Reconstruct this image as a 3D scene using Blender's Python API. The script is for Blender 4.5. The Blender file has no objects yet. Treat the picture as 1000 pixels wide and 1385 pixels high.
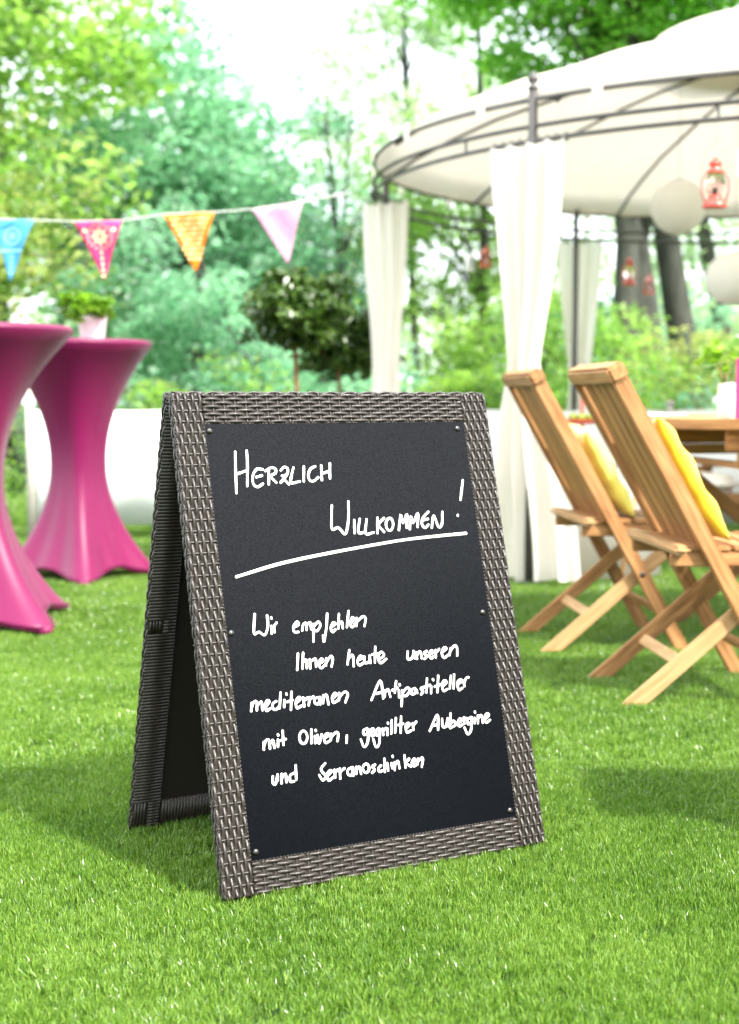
import bpy, bmesh, math, random
import numpy as np
from mathutils import Vector, Matrix, Euler

random.seed(7); rng = np.random.default_rng(7)
PI = math.pi
scene = bpy.context.scene

# ------------------------------------------------------------------ camera
cam_d = bpy.data.cameras.new('camera')
cam = bpy.data.objects.new('camera', cam_d)
scene.collection.objects.link(cam)
cam.location = (0, 0, 0.84)
cam.rotation_euler = (PI/2 - 0.07905, 0, 0)
cam_d.sensor_fit = 'VERTICAL'
cam_d.sensor_height = 36.0
cam_d.lens = 36.0*1957.84/1385
cam_d.clip_start = 0.05
cam_d.clip_end = 400
cam_d.dof.use_dof = True
cam_d.dof.focus_distance = 2.5
cam_d.dof.aperture_fstop = (cam_d.lens/1000)/0.0145
scene.camera = cam

# ------------------------------------------------------------------ sky and sun
SUN = Vector((0.50, -0.47, 0.73)).normalized()
elev = math.asin(SUN.z); azim = math.atan2(SUN.x, SUN.y)
world = bpy.data.worlds.new('World'); scene.world = world
world.use_nodes = True
wn = world.node_tree.nodes; wl = world.node_tree.links
wn.clear()
sky = wn.new('ShaderNodeTexSky'); sky.sky_type = 'NISHITA'; sky.sun_disc = False
sky.sun_elevation = elev; sky.sun_rotation = azim
sky.air_density = 1.0; sky.dust_density = 3.0; sky.ozone_density = 1.0
# bright thin cloud veil: the sky of the photograph is close to white
tc = wn.new('ShaderNodeTexCoord')
nz = wn.new('ShaderNodeTexNoise'); nz.inputs['Scale'].default_value = 2.2; nz.inputs['Detail'].default_value = 6
ramp = wn.new('ShaderNodeValToRGB'); ramp.color_ramp.elements[0].position = .30; ramp.color_ramp.elements[1].position = .62
ramp.color_ramp.elements[0].color = (.45, .45, .45, 1); ramp.color_ramp.elements[1].color = (.95, .95, .95, 1)
mixc = wn.new('ShaderNodeMixRGB'); mixc.inputs['Color2'].default_value = (11.5, 12.0, 12.6, 1)
bg = wn.new('ShaderNodeBackground'); bg.inputs['Strength'].default_value = 0.14
wo = wn.new('ShaderNodeOutputWorld')
wl.new(tc.outputs['Generated'], nz.inputs['Vector']); wl.new(nz.outputs['Fac'], ramp.inputs['Fac'])
wl.new(ramp.outputs['Color'], mixc.inputs['Fac']); wl.new(sky.outputs['Color'], mixc.inputs['Color1'])
wl.new(mixc.outputs['Color'], bg.inputs['Color']); wl.new(bg.outputs['Background'], wo.inputs['Surface'])
sd = bpy.data.lights.new('sun', 'SUN'); sd.energy = 3.8; sd.angle = math.radians(5.0); sd.color = (1, .955, .88)
so = bpy.data.objects.new('sun', sd); scene.collection.objects.link(so)
so.rotation_euler = (-SUN).to_track_quat('-Z', 'Y').to_euler(); so.location = (6, -6, 9)
scene.view_settings.view_transform = 'Standard'; scene.view_settings.look = 'None'
scene.view_settings.exposure = 1.5; scene.view_settings.gamma = 1
scene.view_settings.use_curve_mapping = False
scene.cycles.max_bounces = 6; scene.cycles.diffuse_bounces = 3; scene.cycles.glossy_bounces = 3
scene.cycles.transmission_bounces = 4; scene.cycles.transparent_max_bounces = 6
scene.cycles.caustics_reflective = False; scene.cycles.caustics_refractive = False
scene.cycles.use_denoising = True

# ------------------------------------------------------------------ helpers
col = scene.collection

def tag(o, label=None, cat=None, group=None, kind=None):
    if label: o['label'] = label
    if cat: o['category'] = cat
    if group: o['group'] = group
    if kind: o['kind'] = kind
    return o

def empty(name, loc, rz=0, **k):
    o = bpy.data.objects.new(name, None); col.objects.link(o)
    o.location = loc; o.rotation_euler = (0, 0, rz); o.empty_display_size = .05
    return tag(o, **k)

def link(name, me, mats, parent=None, loc=(0, 0, 0), rot=None, smooth=False, **k):
    if mats is not None and len(me.materials) == 0:
        for m in (mats if isinstance(mats, (list, tuple)) else [mats]): me.materials.append(m)
    o = bpy.data.objects.new(name, me); col.objects.link(o)
    if parent: o.parent = parent
    o.location = loc
    if rot is not None: o.rotation_euler = rot
    if smooth:
        me.polygons.foreach_set('use_smooth', [True]*len(me.polygons))
    return tag(o, **k)

class MB:
    """collects vertices and faces of one mesh"""
    def __init__(s): s.v = []; s.f = []
    def add(s, v, f):
        n = len(s.v); s.v += [tuple(p) for p in v]; s.f += [tuple(i+n for i in q) for q in f]
    def box(s, c, d, M=None):
        x, y, z = [a/2 for a in d]
        v = [Vector((c[0]+i*x, c[1]+j*y, c[2]+k*z)) for i in (-1, 1) for j in (-1, 1) for k in (-1, 1)]
        if M: v = [M @ p for p in v]
        s.add(v, [(0, 1, 3, 2), (4, 6, 7, 5), (0, 4, 5, 1), (2, 3, 7, 6), (0, 2, 6, 4), (1, 5, 7, 3)])
    def tube(s, pts, r, n=8, flat=None, up=None, caps=True):
        """round tube through pts; r a number or list; flat=(a,b) scales along the frame axes"""
        pts = [Vector(p) for p in pts]; m = len(pts)
        rr = r if isinstance(r, (list, tuple)) else [r]*m
        V = []
        t0 = (pts[1]-pts[0]).normalized()
        ref = Vector(up) if up else (Vector((0, 0, 1)) if abs(t0.z) < .9 else Vector((1, 0, 0)))
        prev = None
        for i, p in enumerate(pts):
            t = (pts[min(i+1, m-1)]-pts[max(i-1, 0)]).normalized()
            a = (prev if prev is not None and not up else ref)
            a = (a - t*a.dot(t)).normalized(); b = t.cross(a); prev = a
            fa, fb = flat if flat else (1, 1)
            for k in range(n):
                q = 2*PI*k/n
                V.append(p + a*(math.cos(q)*rr[i]*fa) + b*(math.sin(q)*rr[i]*fb))
        F = [(i*n+k, i*n+(k+1) % n, (i+1)*n+(k+1) % n, (i+1)*n+k) for i in range(m-1) for k in range(n)]
        if caps: F += [tuple(range(n-1, -1, -1)), tuple(range((m-1)*n, m*n))]
        s.add(V, F)
    def lathe(s, prof, n=24, c=(0, 0, 0), closed_ends=True):
        V = []; c = Vector(c)
        for r, z in prof:
            for k in range(n):
                q = 2*PI*k/n; V.append(c+Vector((r*math.cos(q), r*math.sin(q), z)))
        m = len(prof)
        F = [(i*n+k, i*n+(k+1) % n, (i+1)*n+(k+1) % n, (i+1)*n+k) for i in range(m-1) for k in range(n)]
        if closed_ends: F += [tuple(range(n-1, -1, -1)), tuple(range((m-1)*n, m*n))]
        s.add(V, F)
    def mesh(s, name, smooth=False):
        me = bpy.data.meshes.new(name); me.from_pydata(s.v, [], s.f); me.update()
        if smooth: me.polygons.foreach_set('use_smooth', [True]*len(me.polygons))
        return me
    def build(s, name, mat, parent=None, smooth=False, **k):
        return link(name, s.mesh(name, smooth), mat, parent, **k)

def np_mesh(name, V, F, smooth=False):
    """V (n,3) float array, F (m,k) int array, all faces with k corners"""
    me = bpy.data.meshes.new(name); m, k = F.shape
    me.vertices.add(len(V)); me.vertices.foreach_set('co', V.astype(np.float32).ravel())
    me.loops.add(m*k); me.loops.foreach_set('vertex_index', F.astype(np.int32).ravel())
    me.polygons.add(m); me.polygons.foreach_set('loop_start', np.arange(0, m*k, k, dtype=np.int32))
    me.polygons.foreach_set('loop_total', np.full(m, k, dtype=np.int32))
    if smooth: me.polygons.foreach_set('use_smooth', np.ones(m, dtype=bool))
    me.update(calc_edges=True); me.validate(); return me

# ------------------------------------------------------------------ materials
def mat(name, color, rough=.5, var=None, scale=8, bump=0, bscale=80, metal=0, spec=.5, coord='Object',
        stretch=None, trans=0, tcol=None, detail=4, objvar=0, sheen=0, coat=0):
    """principled with procedural colour variation and relief; trans = share of translucent light"""
    m = bpy.data.materials.new(name); m.use_nodes = True
    N = m.node_tree.nodes; L = m.node_tree.links; N.clear()
    out = N.new('ShaderNodeOutputMaterial'); p = N.new('ShaderNodeBsdfPrincipled')
    p.inputs['Base Color'].default_value = (*color, 1); p.inputs['Roughness'].default_value = rough
    p.inputs['Metallic'].default_value = metal; p.inputs['Specular IOR Level'].default_value = spec
    p.inputs['Sheen Weight'].default_value = sheen; p.inputs['Coat Weight'].default_value = coat
    tcn = N.new('ShaderNodeTexCoord'); mp = N.new('ShaderNodeMapping')
    L.new(tcn.outputs[coord], mp.inputs['Vector'])
    if stretch: mp.inputs['Scale'].default_value = stretch
    src = None
    if objvar:
        oi = N.new('ShaderNodeObjectInfo'); ad = N.new('ShaderNodeVectorMath'); ad.operation = 'SCALE'
        ad.inputs[0].default_value = (17, 23, 31); L.new(oi.outputs['Random'], ad.inputs['Scale'])
        L.new(ad.outputs[0], mp.inputs['Location'])
    if var:
        n = N.new('ShaderNodeTexNoise'); n.inputs['Scale'].default_value = scale; n.inputs['Detail'].default_value = detail
        L.new(mp.outputs[0], n.inputs['Vector'])
        r = N.new('ShaderNodeValToRGB'); r.color_ramp.elements[0].position = .32; r.color_ramp.elements[1].position = .68
        r.color_ramp.elements[0].color = (*color, 1); r.color_ramp.elements[1].color = (*var, 1)
        L.new(n.outputs['Fac'], r.inputs['Fac']); src = r.outputs['Color']
        if objvar:
            hs = N.new('ShaderNodeHueSaturation'); mr = N.new('ShaderNodeMapRange')
            mr.inputs['To Min'].default_value = 1-objvar; mr.inputs['To Max'].default_value = 1+objvar
            L.new(oi.outputs['Random'], mr.inputs['Value']); L.new(mr.outputs[0], hs.inputs['Value'])
            L.new(src, hs.inputs['Color']); src = hs.outputs['Color']
        L.new(src, p.inputs['Base Color'])
    if bump:
        b = N.new('ShaderNodeBump'); n2 = N.new('ShaderNodeTexNoise'); n2.inputs['Scale'].default_value = bscale
        n2.inputs['Detail'].default_value = 3; L.new(mp.outputs[0], n2.inputs['Vector'])
        b.inputs['Strength'].default_value = bump; b.inputs['Distance'].default_value = .002
        L.new(n2.outputs['Fac'], b.inputs['Height']); L.new(b.outputs['Normal'], p.inputs['Normal'])
    if trans:
        t = N.new('ShaderNodeBsdfTranslucent'); t.inputs['Color'].default_value = (*(tcol or color), 1)
        if src is not None and tcol is None: L.new(src, t.inputs['Color'])
        ms = N.new('ShaderNodeMixShader'); ms.inputs['Fac'].default_value = trans
        L.new(p.outputs[0], ms.inputs[1]); L.new(t.outputs[0], ms.inputs[2]); L.new(ms.outputs[0], out.inputs['Surface'])
    else:
        L.new(p.outputs[0], out.inputs['Surface'])
    return m

M = {}
M['ground'] = mat('turf_backing', (.012, .03, .006), .9, (.03, .065, .010), 6, .6, 300, coord='Object', spec=.1)
M['strand'] = mat('wicker_strand', (.024, .019, .016), .34, (.042, .034, .029), 40, .25, 500, spec=.5, objvar=.1, stretch=(1, 1, 1))
M['wrap'] = mat('wicker_wrap', (.028, .022, .018), .4, (.044, .036, .030), 60, .2, 500, spec=.5)
M['core'] = mat('panel_core', (.02, .016, .013), .7, spec=.2)
M['chalk'] = mat('chalk_marker_white', (.80, .80, .78), .6, (.86, .86, .85), 60)
M['steel'] = mat('screw_steel', (.10, .095, .09), .3, metal=1)
M['dark_slot'] = mat('dark_slot', (.01, .01, .01), .5)
M['teak'] = mat('teak', (.24, .105, .036), .5, (.43, .225, .088), 9, .3, 120, stretch=(9, 9, .9), objvar=.13, spec=.35, detail=6)
M['teak_pale'] = mat('teak_pale', (.34, .19, .08), .5, (.48, .29, .135), 9, .3, 120, stretch=(9, 9, .9), objvar=.1, spec=.35, detail=6)
M['pink'] = mat('stretch_fabric_pink', (.135, .002, .048), .42, (.16, .003, .056), 3, .2, 700, sheen=.08, spec=.3)
M['canopy'] = mat('canopy_cloth', (.70, .63, .53), .8, (.74, .67, .575), 2, .3, 200, trans=.30, spec=.2)
M['curtain'] = mat('curtain_cloth', (.91, .86, .79), .85, (.92, .88, .82), 4, .2, 300, trans=.5, spec=.15)
M['frame'] = mat('powder_coated_steel', (.055, .052, .048), .42, (.075, .07, .065), 30, spec=.5)
M['cushion'] = mat('yellow_cotton', (.66, .46, .01), .8, (.74, .56, .03), 6, .4, 250, sheen=.4, spec=.2)
M['cream_cushion'] = mat('cream_cushion', (.72, .68, .60), .85, (.78, .74, .66), 8, .3, 300, spec=.2)
M['fence_white'] = mat('white_screen', (.72, .74, .71), .6, (.78, .79, .77), 1.5, .1, 60)
M['post'] = mat('pale_post', (.46, .42, .37), .5, (.55, .51, .46), 8, .1, 90)
M['lantern_red'] = mat('red_enamel', (.52, .045, .025), .32, (.60, .07, .04), 30, spec=.6, coat=.3)
M['paper'] = mat('lantern_paper', (.90, .88, .83), .85, (.92, .90, .86), 12, .2, 120, trans=.22, spec=.1)
M['white_glaze'] = mat('white_ceramic', (.78, .77, .74), .35, (.82, .81, .79), 20, .3, 90, spec=.5)
M['bark'] = mat('bark', (.032, .034, .028), .9, (.075, .078, .062), 6, 1.0, 30, stretch=(3, 3, .6), spec=.2)
M['bark_brown'] = mat('young_bark', (.14, .075, .035), .8, (.22, .13, .065), 30, .6, 120, spec=.2)
M['terracotta'] = mat('terracotta', (.30, .14, .08), .8, (.38, .19, .11), 15, .3, 120)
M['soil'] = mat('soil', (.03, .02, .013), .95, (.05, .035, .025), 40, .8, 200)
M['cord'] = mat('white_cord', (.7, .7, .68), .8)
M['wire'] = mat('thin_wire', (.25, .24, .23), .4, metal=1)
M['magenta'] = mat('magenta_card', (.50, .02, .16), .6, (.56, .03, .2), 12)
M['lime'] = mat('green_fruit', (.22, .34, .03), .4, (.36, .42, .06), 14, .2, 90)
M['lemon'] = mat('lemon_peel', (.75, .52, .02), .45, (.8, .6, .05), 18, .3, 120)
M['twine'] = mat('light_twig', (.55, .44, .28), .8, (.65, .54, .38), 20)

def glass(name, tint=(1, 1, 1), rough=.02):
    m = bpy.data.materials.new(name); m.use_nodes = True
    p = m.node_tree.nodes['Principled BSDF']; p.inputs['Transmission Weight'].default_value = 1
    p.inputs['Base Color'].default_value = (*tint, 1); p.inputs['Roughness'].default_value = rough; p.inputs['IOR'].default_value = 1.2
    return m
M['glass'] = glass('lantern_glass', (1, .72, .68))

def leaf_mat(name, c1, c2, tcol, trans=.55, rough=.5, scale=.9, spec=.35):
    m = bpy.data.materials.new(name); m.use_nodes = True
    N = m.node_tree.nodes; L = m.node_tree.links; N.clear()
    out = N.new('ShaderNodeOutputMaterial'); p = N.new('ShaderNodeBsdfPrincipled')
    g = N.new('ShaderNodeNewGeometry'); n = N.new('ShaderNodeTexNoise'); n.inputs['Scale'].default_value = scale
    n.inputs['Detail'].default_value = 3
    L.new(g.outputs['Position'], n.inputs['Vector'])
    ad = N.new('ShaderNodeMath'); ad.operation = 'ADD'; mu = N.new('ShaderNodeMath'); mu.operation = 'MULTIPLY_ADD'
    mu.inputs[1].default_value = .5; mu.inputs[2].default_value = -.25
    L.new(g.outputs['Random Per Island'], mu.inputs[0]); L.new(mu.outputs[0], ad.inputs[0]); L.new(n.outputs['Fac'], ad.inputs[1])
    r = N.new('ShaderNodeValToRGB'); r.color_ramp.elements[0].position = .3; r.color_ramp.elements[1].position = .75
    r.color_ramp.elements[0].color = (*c1, 1); r.color_ramp.elements[1].color = (*c2, 1)
    L.new(ad.outputs[0], r.inputs['Fac']); L.new(r.outputs['Color'], p.inputs['Base Color'])
    p.inputs['Roughness'].default_value = rough; p.inputs['Specular IOR Level'].default_value = spec
    t = N.new('ShaderNodeBsdfTranslucent')
    mx = N.new('ShaderNodeMixRGB'); mx.blend_type = 'MULTIPLY'; mx.inputs['Fac'].default_value = 1
    mx.inputs['Color2'].default_value = (*tcol, 1); L.new(r.outputs['Color'], mx.inputs['Color1'])
    L.new(mx.outputs[0], t.inputs['Color'])
    ms = N.new('ShaderNodeMixShader'); ms.inputs['Fac'].default_value = trans
    L.new(p.outputs[0], ms.inputs[1]); L.new(t.outputs[0], ms.inputs[2]); L.new(ms.outputs[0], out.inputs['Surface'])
    return m
M['leaf_fresh'] = leaf_mat('leaf_fresh_green', (.12, .22, .055), (.27, .38, .11), (2.0, 2.2, 1.3))
M['leaf_teal'] = leaf_mat('leaf_bluish_green', (.14, .26, .17), (.28, .42, .28), (1.6, 2.1, 1.8))
M['leaf_pale'] = leaf_mat('leaf_pale_green', (.22, .32, .17), (.40, .48, .30), (1.8, 2.0, 1.6))
M['leaf_deep'] = leaf_mat('leaf_deep_green', (.12, .26, .06), (.24, .40, .10), (1.9, 2.3, 1.2))
M['leaf_hedge'] = leaf_mat('leaf_hedge', (.08, .17, .04), (.26, .34, .09), (1.7, 2.1, 1.1), scale=2.5)
M['leaf_autumn'] = leaf_mat('leaf_turning_yellow', (.16, .28, .08), (.40, .42, .18), (1.6, 1.6, 1.0), scale=1.6)
M['leaf_laurel'] = leaf_mat('leaf_laurel', (.030, .070, .012), (.085, .145, .025), (1.4, 1.8, .8), trans=.2, rough=.32, scale=9, spec=.5)
M['leaf_pot'] = leaf_mat('leaf_potted', (.08, .18, .015), (.19, .33, .035), (1.7, 1.9, .9), trans=.4, rough=.4, scale=12)

# turf blades: colour drifts over the lawn and from blade to blade
def turf_mat():
    m = bpy.data.materials.new('turf_blade'); m.use_nodes = True
    N = m.node_tree.nodes; L = m.node_tree.links; N.clear()
    out = N.new('ShaderNodeOutputMaterial'); p = N.new('ShaderNodeBsdfPrincipled')
    g = N.new('ShaderNodeNewGeometry'); n = N.new('ShaderNodeTexNoise'); n.inputs['Scale'].default_value = 2.6; n.inputs['Detail'].default_value = 4
    L.new(g.outputs['Position'], n.inputs['Vector'])
    mu = N.new('ShaderNodeMath'); mu.operation = 'MULTIPLY_ADD'; mu.inputs[1].default_value = .95; mu.inputs[2].default_value = -.47
    oi = N.new('ShaderNodeObjectInfo'); ad0 = N.new('ShaderNodeMath'); ad0.operation = 'ADD'; fr = N.new('ShaderNodeMath'); fr.operation = 'FRACT'
    L.new(g.outputs['Random Per Island'], ad0.inputs[0]); L.new(oi.outputs['Random'], ad0.inputs[1]); L.new(ad0.outputs[0], fr.inputs[0])
    L.new(fr.outputs[0], mu.inputs[0])
    ad = N.new('ShaderNodeMath'); ad.operation = 'ADD'; L.new(mu.outputs[0], ad.inputs[0]); L.new(n.outputs['Fac'], ad.inputs[1])
    r = N.new('ShaderNodeValToRGB'); e = r.color_ramp.elements
    e[0].position = .2; e[0].color = (.055, .13, .010, 1); e[1].position = .8; e[1].color = (.22, .34, .055, 1)
    k = e.new(.5); k.color = (.112, .230, .024, 1)
    L.new(ad.outputs[0], r.inputs['Fac']); L.new(r.outputs['Color'], p.inputs['Base Color'])
    p.inputs['Roughness'].default_value = .29; p.inputs['Specular IOR Level'].default_value = .7
    t = N.new('ShaderNodeBsdfTranslucent')
    mx = N.new('ShaderNodeMixRGB'); mx.blend_type = 'MULTIPLY'; mx.inputs['Fac'].default_value = 1
    mx.inputs['Color2'].default_value = (1.4, 1.5, 1.0, 1); L.new(r.outputs['Color'], mx.inputs['Color1']); L.new(mx.outputs[0], t.inputs['Color'])
    ms = N.new('ShaderNodeMixShader'); ms.inputs['Fac'].default_value = .22
    L.new(p.outputs[0], ms.inputs[1]); L.new(t.outputs[0], ms.inputs[2]); L.new(ms.outputs[0], out.inputs['Surface'])
    return m
M['turf'] = turf_mat()

def board_mat():
    m = bpy.data.materials.new('chalkboard_black'); m.use_nodes = True
    N = m.node_tree.nodes; L = m.node_tree.links; p = N['Principled BSDF']
    tcn = N.new('ShaderNodeTexCoord'); n = N.new('ShaderNodeTexNoise'); n.inputs['Scale'].default_value = 900; n.inputs['Detail'].default_value = 1
    L.new(tcn.outputs['Object'], n.inputs['Vector'])
    r = N.new('ShaderNodeValToRGB'); r.color_ramp.elements[0].color = (.0008, .0011, .0018, 1); r.color_ramp.elements[1].color = (.0040, .0047, .0068, 1)
    r.color_ramp.elements[0].position = .3; r.color_ramp.elements[1].position = .8
    L.new(n.outputs['Fac'], r.inputs['Fac']); L.new(r.outputs['Color'], p.inputs['Base Color'])
    b = N.new('ShaderNodeBump'); b.inputs['Strength'].default_value = .12; b.inputs['Distance'].default_value = .0003
    L.new(n.outputs['Fac'], b.inputs['Height']); L.new(b.outputs['Normal'], p.inputs['Normal'])
    p.inputs['Roughness'].default_value = .22
    mr = N.new('ShaderNodeMapRange'); mr.inputs['From Min'].default_value = .3; mr.inputs['From Max'].default_value = .7; mr.inputs['To Min'].default_value = .06; mr.inputs['To Max'].default_value = .20
    L.new(n.outputs['Fac'], mr.inputs['Value']); L.new(mr.outputs[0], p.inputs['Specular IOR Level'])
    return m
M['board'] = board_mat()

# ------------------------------------------------------------------ ground
def gz(x, y):
    """gentle unevenness of the lawn"""
    return .006*np.sin(2.1*x+1.3*np.sin(1.7*y))*np.cos(2.9*y+.8*np.sin(2.3*x)) + .004*np.sin(5.3*x+3.1*y+.5)-.004

def make_ground():
    xs = np.concatenate([[-160, -60, -25], np.linspace(-8, 8, 90), [25, 60, 160]])
    ys = np.concatenate([[-60, -20, -6], np.linspace(-2, 14, 90), [25, 60, 200]])
    X, Y = np.meshgrid(xs, ys); V = np.stack([X.ravel(), Y.ravel(), gz(X, Y).ravel()], 1)
    nx, ny = len(xs), len(ys); i, j = np.meshgrid(np.arange(nx-1), np.arange(ny-1)); a = (j*nx+i).ravel()
    F = np.stack([a, a+1, a+nx+1, a+nx], 1)
    link('ground', np_mesh('ground', V, F, True), M['ground'], kind='structure')
make_ground()

# ------------------------------------------------------------------ artificial turf
def tuft_mesh(name, n, spread, seed):
    r = np.random.default_rng(seed); V = []; F3 = []
    for _ in range(n):
        a = r.uniform(0, 2*PI); d = spread*math.sqrt(r.uniform()); bx, by = d*math.cos(a), d*math.sin(a)
        yaw = r.uniform(0, 2*PI); h = r.uniform(.009, .0150); w = r.uniform(.0005, .00078); lean = r.uniform(.05, .55)*h
        la = r.uniform(0, 2*PI); lx, ly = lean*math.cos(la), lean*math.sin(la)
        wx, wy = w*math.cos(yaw), w*math.sin(yaw); k = len(V)
        for t, ww in ((0, 1), (.55, .95)):
            cx, cy, cz = bx+lx*t*t, by+ly*t*t, h*(t*1.05-.05*t*t)
            V += [(cx-wx*ww, cy-wy*ww, cz-.002), (cx+wx*ww, cy+wy*ww, cz-.002)]
        V.append((bx+lx, by+ly, h*.94))
        F3 += [(k, k+1, k+3), (k, k+3, k+2), (k+2, k+3, k+4)]
    me = np_mesh(name, np.array(V), np.array(F3)); me.materials.append(M['turf']); return me

tufts = []
for q in range(5):
    o = bpy.data.objects.new('turf_tuft', tuft_mesh('turf_tuft', 32, .017, 40+q)); tufts.append(o)

def turf_tree():
    ng = bpy.data.node_groups.new('turf_scatter', 'GeometryNodeTree')
    ng.interface.new_socket('Geometry', in_out='INPUT', socket_type='NodeSocketGeometry')
    ng.interface.new_socket('Geometry', in_out='OUTPUT', socket_type='NodeSocketGeometry')
    N = ng.nodes; L = ng.links
    gi = N.new('NodeGroupInput'); go = N.new('NodeGroupOutput'); jn = N.new('GeometryNodeGeometryToInstance')
    iop = N.new('GeometryNodeInstanceOnPoints'); iop.inputs['Pick Instance'].default_value = True
    # one separate instance per tuft mesh
    join = N.new('GeometryNodeJoinGeometry')
    for o in tufts:
        oi = N.new('GeometryNodeObjectInfo'); oi.inputs['Object'].default_value = o; oi.inputs['As Instance'].default_value = True
        L.new(oi.outputs['Geometry'], join.inputs[0])
    N.remove(jn)
    L.new(gi.outputs[0], iop.inputs['Points']); L.new(join.outputs[0], iop.inputs['Instance'])
    at = N.new('GeometryNodeInputNamedAttribute'); at.data_type = 'FLOAT_VECTOR'; at.inputs['Name'].default_value = 'rot'
    L.new(at.outputs['Attribute'], iop.inputs['Rotation'])
    a2 = N.new('GeometryNodeInputNamedAttribute'); a2.data_type = 'FLOAT'; a2.inputs['Name'].default_value = 'scl'
    L.new(a2.outputs['Attribute'], iop.inputs['Scale'])
    L.new(iop.outputs[0], go.inputs[0])
    return ng

def make_turf():
    P = []; S = []
    def zone(y0, y1, dens, sc, m0, m1):
        hw1 = m0*y1+m1; area = 2*hw1*(y1-y0); n = int(area*dens)
        x = rng.uniform(-hw1, hw1, n); y = rng.uniform(y0, y1, n); k = np.abs(x) < m0*y+m1
        P.append(np.stack([x[k], y[k]], 1)); S.append(np.full(k.sum(), sc))
    zone(1.35, 3.3, 6500, 1.0, .28, .25)
    zone(3.3, 5.2, 3000, 1.25, .28, .25)
    zone(5.2, 7.6, 1500, 1.7, .28, .3)
    zone(7.6, 12.5, 700, 2.3, .28, .5)
    P = np.concatenate(P); S = np.concatenate(S); n = len(P)
    x, y = P[:, 0], P[:, 1]
    # nap of the pile: tufts lean with a slow drift over the lawn
    nx = .16*np.sin(1.9*x+2.3*np.sin(.9*y)) + .15*np.sin(4.1*y+x*1.3); ny = .16*np.cos(1.4*y-1.8*x) + .12*np.sin(6*x)
    rot = np.stack([-ny*.7+rng.normal(0, .10, n), nx*.7+rng.normal(0, .10, n), rng.uniform(0, 2*PI, n)], 1)
    S = S*rng.uniform(.8, 1.2, n)
    V = np.stack([x, y, gz(x, y)], 1)
    me = bpy.data.meshes.new('grass'); me.vertices.add(n); me.vertices.foreach_set('co', V.astype(np.float32).ravel())
    a = me.attributes.new('rot', 'FLOAT_VECTOR', 'POINT'); a.data.foreach_set('vector', rot.astype(np.float32).ravel())
    b = me.attributes.new('scl', 'FLOAT', 'POINT'); b.data.foreach_set('value', S.astype(np.float32))
    me.update()
    o = link('grass', me, M['turf'], label='short bright green artificial grass covering the whole garden floor', cat='grass', kind='stuff')
    md = o.modifiers.new('scatter', 'NODES'); md.node_group = turf_tree()
make_turf()
# ------------------------------------------------------------------ sandwich board
TH, BW, LEAN, BL, FW, SPREAD = 0.5037, 0.65653, 0.25356, 0.87404, 0.056, 0.47884
TK = 0.019                                     # panel thickness
board = empty('sandwich_board', (-0.24263, 2.35992, 0), TH, label='black chalkboard A-frame with a grey brown woven wicker border and white handwriting', cat='sandwich board')

def wave_strand(mb, o, da, dn, dc, s0, s1, p, phase, amp, w, t):
    """strand running along da from s0 to s1, weaving over and under crossings every p"""
    n = max(4, int((s1-s0)/p*4)+1); pts = []; rr = []
    for i in range(n+1):
        s = s0+(s1-s0)*i/n; c = math.cos(PI*s/p+phase); h = amp*(math.copysign(abs(c)**.85, c))
        jit = .00035*math.sin(s*173+phase*5)
        pts.append(o+da*s+dn*h+dc*jit); rr.append(.80+.20*c)
    mb.tube(pts, rr, 6, flat=(t, w), up=dn)

def weave(parent, o, da, dc, length, width, p=.0196, pitch=.0069, s_off=0, top=True, amp=.0031):
    """plain weave on the rectangle o + da*length + dc*width, facing dc x da or its opposite (dn)"""
    dn = dc.cross(da).normalized()*(1 if top else -1)
    ns = max(1, round(width/pitch)); pit = width/ns; base = .0012
    for i in range(ns):
        mb = MB(); c = o+dc*(pit*(i+.5))+dn*base
        wave_strand(mb, c, da, dn, dc, 0, length, p, PI*(i % 2)+s_off, amp, .0043, .0024)
        mb.build('strand', M['strand'], parent, smooth=True)
    mb = MB(); k = 0; s = -s_off/PI*p
    while s < length+1e-4:
        if s > 1e-3:
            pts = [o+da*s+dc*.0004+dn*(-.0002)]
            for i in range(ns):
                sg = math.cos(PI*s/p+PI*(i % 2)+s_off)
                pts.append(o+da*s+dc*(pit*(i+.5))+dn*(base-.0012*sg+.0002))
            pts.append(o+da*s+dc*(width-.0004)+dn*(-.0002))
            mb.tube(pts, 1.0, 6, flat=(.0012, .0019), up=dn)
        s += p
    return mb

X, Y, Z = Vector((1, 0, 0)), Vector((0, 1, 0)), Vector((0, 0, 1))

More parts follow.
